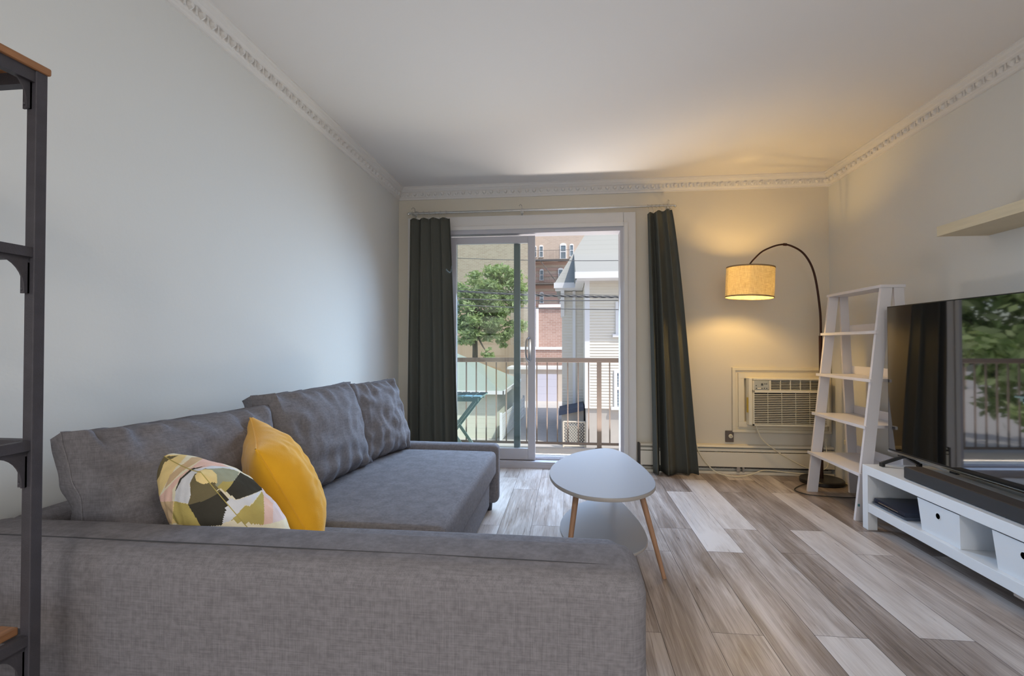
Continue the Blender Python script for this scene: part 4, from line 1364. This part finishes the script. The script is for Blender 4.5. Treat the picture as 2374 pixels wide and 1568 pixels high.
# -- white house on the right
YH, YH2 = 18.3, 21.0
hx0 = aX(1357, YH)
hse = thing('white_house', (4, YH + 3, GZ), 'white clapboard house with grey shingle roof across the driveway', 'house')
ze = 3.40
zf = aZ(946, YH)
MB().rbox(hx0, 9.0, YH, YH + 8, zf, ze).build('wall', SIDP, hse)
lap(hx0 + 0.14, 9.0, YH - 0.002, zf, ze, 0.105, 0.03, SIDP, hse)
MB().rbox(hx0 - 0.02, hx0 + 0.16, YH - 0.03, YH + 0.1, zf, ze).build('corner_board', WHT, hse)
MB().rbox(hx0 + 0.03, 9.0, YH + 0.05, YH + 7.9, GZ, zf).build('foundation', CONC, hse)
wx0 = aX(1303, YH2)
MB().rbox(wx0, hx0 + 0.01, YH2, YH2 + 5, GZ + 1.0, 3.3).build('side_wing_wall', SIDP, hse)
lap(wx0, hx0, YH2 - 0.002, GZ + 1.0, 3.3, 0.12, 0.03, SIDP, hse)
MB().rbox(wx0 + 0.02, hx0 + 0.02, YH2 + 0.04, YH2 + 4.9, GZ, GZ + 1.0).build('wing_foundation', CONC, hse)
MB().rbox(aX(1331, YH2) - 0.06, aX(1331, YH2) + 0.06, YH2 - 0.1, YH2, GZ + 0.6, 3.3).build('downpipe', WHT, hse)
# roofs: hip ends facing the balcony
def hip(name, x0, x1, y0, y1, z0, rise, run, m, parent):
    b = MB()
    yr = (y0 + y1) / 2
    xr = x0 + run
    b.poly([(x0, y0, z0), (x1, y0, z0), (x1, yr, z0 + rise), (xr, yr, z0 + rise), (x0, y1, z0), (x1, y1, z0)],
           [(0, 1, 2, 3), (0, 3, 4), (3, 2, 5, 4), (0, 4, 5, 1), (1, 5, 2)])
    return b.build(name, m, parent)
ye = YH - 0.95
eo = aX(1338, ye)
b = MB(); b.prism([(ye, 3.56), (21.3, 4.95), (21.3, 3.56)], 0, eo - 0.05, 9.5); b.build('roof', ROOF, hse)
MB().rbox(eo - 0.07, 9.5, ye - 0.07, ye + 0.05, 3.36, 3.58).build('gutter', WHT, hse)
MB().rbox(eo, 9.4, ye + 0.05, YH + 0.05, 3.38, 3.42).build('soffit', WHT, hse)
MB().rbox(eo - 0.03, hx0 - 0.02, YH + 0.052, YH2 - 0.02, 3.36, 3.44).build('soffit', WHT, hse)
e2 = aX(1286, YH2 - 0.5)
hip('wing_roof', e2, 9.8, YH2 - 0.55, YH2 + 6.5, 3.58, 6.0, 3.4, ROOF, hse)
MB().rbox(e2 - 0.03, eo, YH2 - 0.62, YH2 - 0.50, 3.38, 3.60).build('gutter', WHT, hse)
MB().rbox(e2 + 0.02, eo + 0.3, YH2 - 0.50, YH2 + 0.05, 3.32, 3.40).build('soffit', WHT, hse)
b = MB(); b.prism([(YH2 - 0.5, 3.38), (YH2 + 0.0, 2.2), (YH2 + 0.0, 3.38)], 0, wx0 - 0.05, wx0 + 0.1); b.build('eave_bracket', WHT, hse)
win(hse, aX(1427, YH), aX(1427, YH) + 0.85, aZ(775, YH, 1430), aZ(700, YH, 1430), YH)
win(hse, aX(1423, YH), aX(1423, YH) + 0.85, aZ(943, YH, 1430), aZ(858, YH, 1430), YH)
# cellar bulkhead against the wing
bk = thing('cellar_bulkhead', (0.2, 20.4, GZ), 'low concrete cellar entrance with dark blue sloping roof beside the white house', 'cellar entrance')
xa, xb = aX(1302, 20.0), hx0 - 0.02
b = MB(); b.prism([(xa, GZ), (xb, GZ), (xb, aZ(948, 20)), (xa, aZ(958, 20))], 1, 19.6, 20.95); b.build('wall', CONC, bk)
b = MB(); b.prism([(xa - 0.1, aZ(959, 20)), (xb, aZ(947, 20)), (xb, aZ(937, 20)), (xa - 0.1, aZ(949, 20))], 1, 19.4, 20.96); b.build('roof', mat('dark_blue_roofing', srgb(74, 84, 104)[:3], 0.6), bk)

# -- chain-link gate
gt = thing('chain_link_gate', (0.3, 18.6, GZ), 'small pale chain-link gate in front of the cellar entrance', 'gate')
GM = mat('gate_cream_pipe', srgb(214, 204, 186)[:3], 0.5)
ga, gb = at(1306, 978, 18.6), at(1357, 978, 18.6)
b = MB()
for p in (ga.x, gb.x): b.tube([(p, 18.6, GZ), (p, 18.6, ga.z)], 0.035, 8)
b.tube([(ga.x, 18.6, ga.z), (gb.x, 18.6, ga.z)], 0.03, 8); b.tube([(ga.x, 18.6, GZ + 0.1), (gb.x, 18.6, GZ + 0.1)], 0.03, 8)
b.build('pipe_frame', GM, gt, smooth=True)
b = MB()
w_ = gb.x - ga.x; h_ = ga.z - GZ - 0.1
for i in range(-8, 9):
    for s in (1, -1):
        u0 = i / 8
        pts = []
        for t_ in (0.0, 1.0):
            pts.append((u0 + t_ * s if s > 0 else u0 + 1 - t_, t_))
        (a0, b0), (a1, b1) = pts
        # clip to the unit square
        if s > 0:
            t0_, t1_ = max(0, -u0), min(1, 1 - u0)
            if t1_ <= t0_: continue
            P0, P1 = (u0 + t0_, t0_), (u0 + t1_, t1_)
        else:
            t0_, t1_ = max(0, u0), min(1, u0 + 1)
            if t1_ <= t0_: continue
            P0, P1 = (u0 + 1 - t0_, t0_), (u0 + 1 - t1_, t1_)
        b.tube([(ga.x + P0[0] * w_, 18.6, GZ + 0.1 + P0[1] * h_), (ga.x + P1[0] * w_, 18.6, GZ + 0.1 + P1[1] * h_)], 0.007, 4)
b.build('mesh', GM, gt)
ub = thing('utility_box', (aX(1330, 19.2), 19.2, GZ), 'grey metal utility box on the ground behind the chain-link gate', 'box')
MB().rbox(aX(1319, 19.2), aX(1340, 19.2), 18.95, 19.4, GZ, aZ(987, 19.2), r=0.01).build('body', mat('utility_grey', srgb(196, 194, 184)[:3], 0.6), ub)
MB().rbox(aX(1317.5, 19.2), aX(1341.5, 19.2), 18.92, 19.43, aZ(987, 19.2), aZ(984, 19.2), r=0.005).build('lid', MATS['utility_grey'], ub)

# -- low garage on the left with hip roof
YG = 20.3
gx1 = aX(1153, YG)
gg = thing('neighbour_garage', (gx1 - 3, YG + 3, GZ), 'low cream garage with grey-green hip roof seen through the left door glass', 'garage')
MB().rbox(gx1 - 6.5, gx1, YG, YG + 6.5, GZ, aZ(912, YG, 1150)).build('wall', SIDG, gg)
zg = aZ(906, YG, 1150)
b = MB()
b.poly([(gx1 - 6.9, YG - 0.35, zg), (gx1 + 0.3, YG - 0.35, zg), (gx1 + 0.3, YG + 6.9, zg), (gx1 - 6.9, YG + 6.9, zg), (gx1 - 2.6, YG + 3.2, zg + 1.55), (gx1 - 4.4, YG + 3.2, zg + 1.55)],
       [(0, 1, 4, 5), (1, 2, 4), (2, 3, 5, 4), (3, 0, 5), (3, 2, 1, 0)])
b.build('roof', lined('green_grey_shingles', srgb(168, 178, 170)[:3], 0.16), gg)
b = MB(); b.rbox(gx1 - 6.9, gx1 + 0.32, YG - 0.42, YG - 0.33, zg - 0.12, zg + 0.02); b.rbox(gx1 + 0.28, gx1 + 0.36, YG - 0.42, YG + 6.9, zg - 0.12, zg + 0.02); b.build('gutter', WHT, gg)
# slanted white fence along the driveway beside it
fc = thing('white_fence', (gx1 + 0.6, 19.5, GZ), 'low white slatted fence beside the cream garage', 'fence')
p0, p1 = at(1141, 1020, 19.0), at(1175, 930, 27.0)
for k in range(6):
    z = GZ + 0.12 + k * 0.17
    MB().bar((gx1 + 0.25, 19.6, z), (gx1 + 0.55, 26.5, z), 0.03, 0.14).build('slat', WHT, fc)
for y in (19.6, 23, 26.5): MB().rbox(gx1 + 0.25 + (y - 19.6) * 0.0435 - 0.05, gx1 + 0.25 + (y - 19.6) * 0.0435 + 0.05, y - 0.05, y + 0.05, GZ, GZ + 1.15).build('post', WHT, fc)

# -- garage with lavender door at the end of the driveway
YR = 34.0
rg = thing('rear_garage', (0, YR + 3, GZ), 'flat-roofed cream garage with pale lavender door at the driveway end', 'garage')
gz = aZ(857, YR)
ra, rb_ = aX(1180, YR), aX(1345, YR)
MB().rbox(ra, rb_, YR, YR + 2.6, GZ, gz).build('wall', mat('garage_stucco', srgb(214, 202, 190)[:3], 0.85), rg)
MB().rbox(ra - 0.1, rb_ + 0.1, YR - 0.15, YR + 2.7, gz, gz + 0.16).build('coping', WHT, rg)
MB().rbox(aX(1245, YR), aX(1293, YR), YR - 0.06, YR + 0.02, GZ, aZ(868, YR)).build('garage_door', lined('lavender_door', srgb(198, 198, 214)[:3], 0.5), rg)
MB().rbox(aX(1207, YR), aX(1222, YR), YR - 0.05, YR + 0.02, GZ, aZ(868, YR)).build('side_door', mat('side_door_grey', srgb(170, 168, 170)[:3], 0.6), rg)

# -- mid brick building
YM = 40.0
mb_ = thing('brick_building', (0, YM + 4, GZ), 'low red brick building with white coping behind the driveway garage', 'building')
MB().rbox(aX(1242, YM), aX(1420, YM), YM, YM + 8, GZ, aZ(713, YM)).build('wall', BRK, mb_)
MB().rbox(aX(1249, YM), aX(1420, YM), YM - 0.2, YM + 8, aZ(713, YM), aZ(706, YM)).build('coping', WHT, mb_)
MB().rbox(aX(1200, YM), aX(1420, YM), YM - 3.0, YM - 0.02, GZ, aZ(811, YM - 3)).build('lower_wing', BRK, mb_)
MB().rbox(aX(1200, YM - 3), aX(1420, YM), YM - 3.1, YM - 0.02, aZ(811, YM - 3), aZ(805, YM - 3)).build('lower_coping', WHT, mb_)
MB().rbox(aX(1246, YM) - 0.1, aX(1246, YM) + 0.1, YM - 0.2, YM, aZ(805, YM), aZ(716, YM)).build('downpipe', WHT, mb_)

# -- tall apartment building
YA = 52.0
ap = thing('apartment_building', (-4, YA + 6, GZ), 'tall tan brick apartment building with arched windows in the distance', 'building')
xs = aX(1226, YA)
MB().rbox(-34, xs, YA - 1.2, YA + 12, GZ, 22).build('beige_wall', BRB, ap)
MB().rbox(xs, 14, YA, YA + 12, GZ, 22).build('brick_wall', brickmat('tan_pink_brick', srgb(198, 180, 164)[:3], srgb(190, 171, 156)[:3], srgb(200, 188, 176)[:3]), ap)
for k in range(9):
    z = aZ(605, YA) - 0.1 - k * 0.62
    MB().rbox(xs + 0.02, 14, YA - 0.08, YA + 0.02, z - 0.30, z).build('brick_band', mat('dark_brick_band', srgb(190, 160, 148)[:3], 0.9) if k == 0 else MATS['dark_brick_band'], ap)
for cx, w0, y0p, y1p in ((1240, 8, 596, 572), (1255, 9, 596, 571), (1306, 15, 600, 568), (1325.5, 9, 594, 568), (1256, 9, 650, 627), (1300, 12, 648, 625), (1256, 9, 703, 680), (1303, 10, 703, 686)):
    win(ap, aX(cx - w0 / 2, YA), aX(cx + w0 / 2, YA), aZ(y0p, YA, cx), aZ(y1p, YA, cx), YA - (0.10 if y0p > 600 else 0.0), arch=True)
FE = mat('fire_escape_iron', srgb(110, 106, 102)[:3], 0.6)
fe = MB()
for yp in (601, 657):
    z = aZ(yp, YA - 1)
    fe.rbox(xs + 0.1, aX(1322, YA), YA - 1.2, YA - 0.1, z - 0.08, z)
    for i in range(26):
        x = xs + 0.1 + i * 0.15
        fe.tube([(x, YA - 1.2, z), (x, YA - 1.2, z + 0.9)], 0.012, 4)
    fe.tube([(xs + 0.1, YA - 1.2, z + 0.9), (aX(1322, YA), YA - 1.2, z + 0.9)], 0.02, 4)
fe.bar((aX(1250, YA), YA - 0.9, aZ(602, YA)), (aX(1290, YA), YA - 0.9, aZ(656, YA)), 0.4, 0.06)
fe.build('fire_escape', FE, ap)
MB().rbox(-34, aX(1200, 44), 44, 44.6, GZ, aZ(800, 44, 1130)).build('brick_yard_wall', mat('orange_brick_wall', srgb(184, 162, 138)[:3], 0.9), None, label='long orange-brown brick wall behind the leafy tree', cat='wall', loc=(-12, 44, GZ))
MB().rbox(-34, aX(1176, 43), 45, 45.4, GZ, aZ(690, 45, 1130)).build('brick_yard_wall', MATS['orange_brick_wall'], None, label='taller orange-brown brick wall hidden mostly by the leafy tree crown', cat='wall', loc=(-12, 45, GZ))


# -- trees
def leafmat(name, c):
    m = mat(name, c, 0.6, spec=0.2)
    nt, b = nodes_of(m)
    t_ = nt.nodes.new('ShaderNodeBsdfTranslucent'); t_.inputs[0].default_value = (c[0] * 1.3, c[1] * 1.3, c[2] * 0.9, 1)
    ms = nt.nodes.new('ShaderNodeMixShader'); ms.inputs[0].default_value = 0.4
    o = nt.nodes['Material Output']
    nt.links.new(b.outputs[0], ms.inputs[1]); nt.links.new(t_.outputs[0], ms.inputs[2]); nt.links.new(ms.outputs[0], o.inputs[0])
    return m


BARK = mat('tree_bark', srgb(100, 92, 82)[:3], 0.9, bump=(8, 0.5, (4, 4, 1)))


def tree(base, blobs, nleaf, ls_, lmats, label, seed, trunk_top):
    rnd = random.Random(seed)
    root = thing('tree', base, label, 'tree')
    base = Vector(base)
    b = MB()
    b.tube(bez([base, base + (Vector(trunk_top) - base) * 0.5 + Vector((0.1, 0, 0)), Vector(trunk_top)], 12), 0.22, 10, r1=0.12)
    for c, r in blobs:
        c = Vector(c)
        s0 = base.lerp(Vector(trunk_top), rnd.uniform(0.6, 1.0))
        b.tube(bez([s0, s0.lerp(c, 0.5) + Vector((rnd.uniform(-.2, .2), 0, -.2)), c], 10), 0.085, 6, r1=0.02)
    b.build('trunk', BARK, root, smooth=True)
    b = MB()
    tot = sum(r ** 2 for c, r in blobs)
    for c, r in blobs:
        c = Vector(c)
        sub = [(c + Vector((rnd.gauss(0, 1), rnd.gauss(0, 1), rnd.gauss(0, 0.8))).normalized() * r * rnd.uniform(0.45, 0.95), r * rnd.uniform(0.16, 0.30)) for _ in range(14)]
        for _ in range(int(nleaf * r * r / tot)):
            cc, rr = rnd.choice(sub)
            p = cc + Vector((rnd.gauss(0, 1), rnd.gauss(0, 1), rnd.gauss(0, 0.6))) * rr * 0.75
            d = Vector((rnd.gauss(0, 1), rnd.gauss(0, 1), rnd.gauss(0, 0.7))).normalized()
            e = d.cross(Vector((rnd.gauss(0, 1), rnd.gauss(0, 1), rnd.gauss(0, 1)))).normalized()
            s_ = ls_ * rnd.uniform(0.6, 1.3)
            b.poly([p - d * s_, p + e * s_ * 0.4, p + d * s_, p - e * s_ * 0.4], [(0, 1, 2, 3)], rnd.randrange(len(lmats)))
    me_ = b.build('foliage', lmats, root)
    return root


LG = [leafmat('leaf_light', (0.38, 0.47, 0.24)), leafmat('leaf_mid', (0.27, 0.37, 0.17)), leafmat('leaf_pale', (0.48, 0.56, 0.33))]
YT = 31.0
T = lambda px, py, y=YT: tuple(at(px, py, y))
tree((aX(1098, YT), YT, GZ), [(T(1085, 680), 1.35), (T(1130, 660), 1.35), (T(1172, 650), 1.15), (T(1195, 690, 31.5), 1.0), (T(1110, 720, 30.5), 1.4), (T(1160, 725), 1.3), (T(1070, 735), 1.1),
      (T(1085, 775, 30.3), 0.95), (T(1150, 775, 31.5), 0.95), (T(1195, 760, 31.5), 0.75), (T(1130, 820, 30.2), 0.45)], 17000, 0.15, LG,
     'leafy light green tree seen through the left door glass above the garage roof', 4, T(1098, 690))
# the bright tree that only shows mirrored in the television
tree((-11.5, 15.5, GZ), [((-11.5, 15, 3.4), 2.6), ((-9.4, 15.5, 1.8), 2.2), ((-13.4, 14.5, 2.0), 2.5), ((-10.5, 14, 0.2), 2.0), ((-13, 16, -0.2), 2.2), ((-8.6, 17, 3.6), 2.0),
      ((-15.5, 14, 3.5), 2.4), ((-15.5, 13, 0.2), 2.0), ((-8.0, 17, 0.4), 1.6), ((-11.5, 16, 5.8), 2.2)], 20000, 0.22, LG,
     'broad bright green tree outside, seen only as a reflection in the television', 9, (-11.2, 15.4, 2.5))

# -- overhead wires
WM = mat('wire_grey', srgb(96, 98, 100)[:3], 0.6)
for (ya, yb, r_, lab) in ((601, 607, 0.009, 'highest thin overhead wire crossing the shingle roof'), (677, 692, 0.032, 'thick twisted bundle of overhead cables outside'),
                          (670, 688, 0.006, 'thin grey support wire running just above the thick cable bundle'), (695, 699, 0.013, 'grey overhead wire just below the thick cable bundle'), (709, 721, 0.012, 'lowest thin overhead wire outside the balcony')):
    p, q = at(1050, ya, 12.5), at(1440, yb, 12.5)
    d = q - p
    pts = [p + d * (k / 10) + Vector((0, 0, 0.03 * ((k / 10 - 0.5) ** 2) * 4)) for k in range(-14, 26)]
    b = MB()
    if r_ > 0.02:
        for ph in range(3):
            tw_ = []
            for i in range(240):
                s = i / 239 * (len(pts) - 1); j = min(int(s), len(pts) - 2)
                c = pts[j].lerp(pts[j + 1], s - j)
                a = s * 4.5 + ph * 2 * PI / 3
                tw_.append(c + Vector((0, math.cos(a), math.sin(a))) * r_ * 0.6)
            b.tube(tw_, r_ * 0.42, 5)
    else:
        b.tube(pts, r_, 5)
    b.build('overhead_wire', WM, None, smooth=True, label=lab, cat='wire', group='overhead wires outside', loc=tuple(p))
print('scene built')
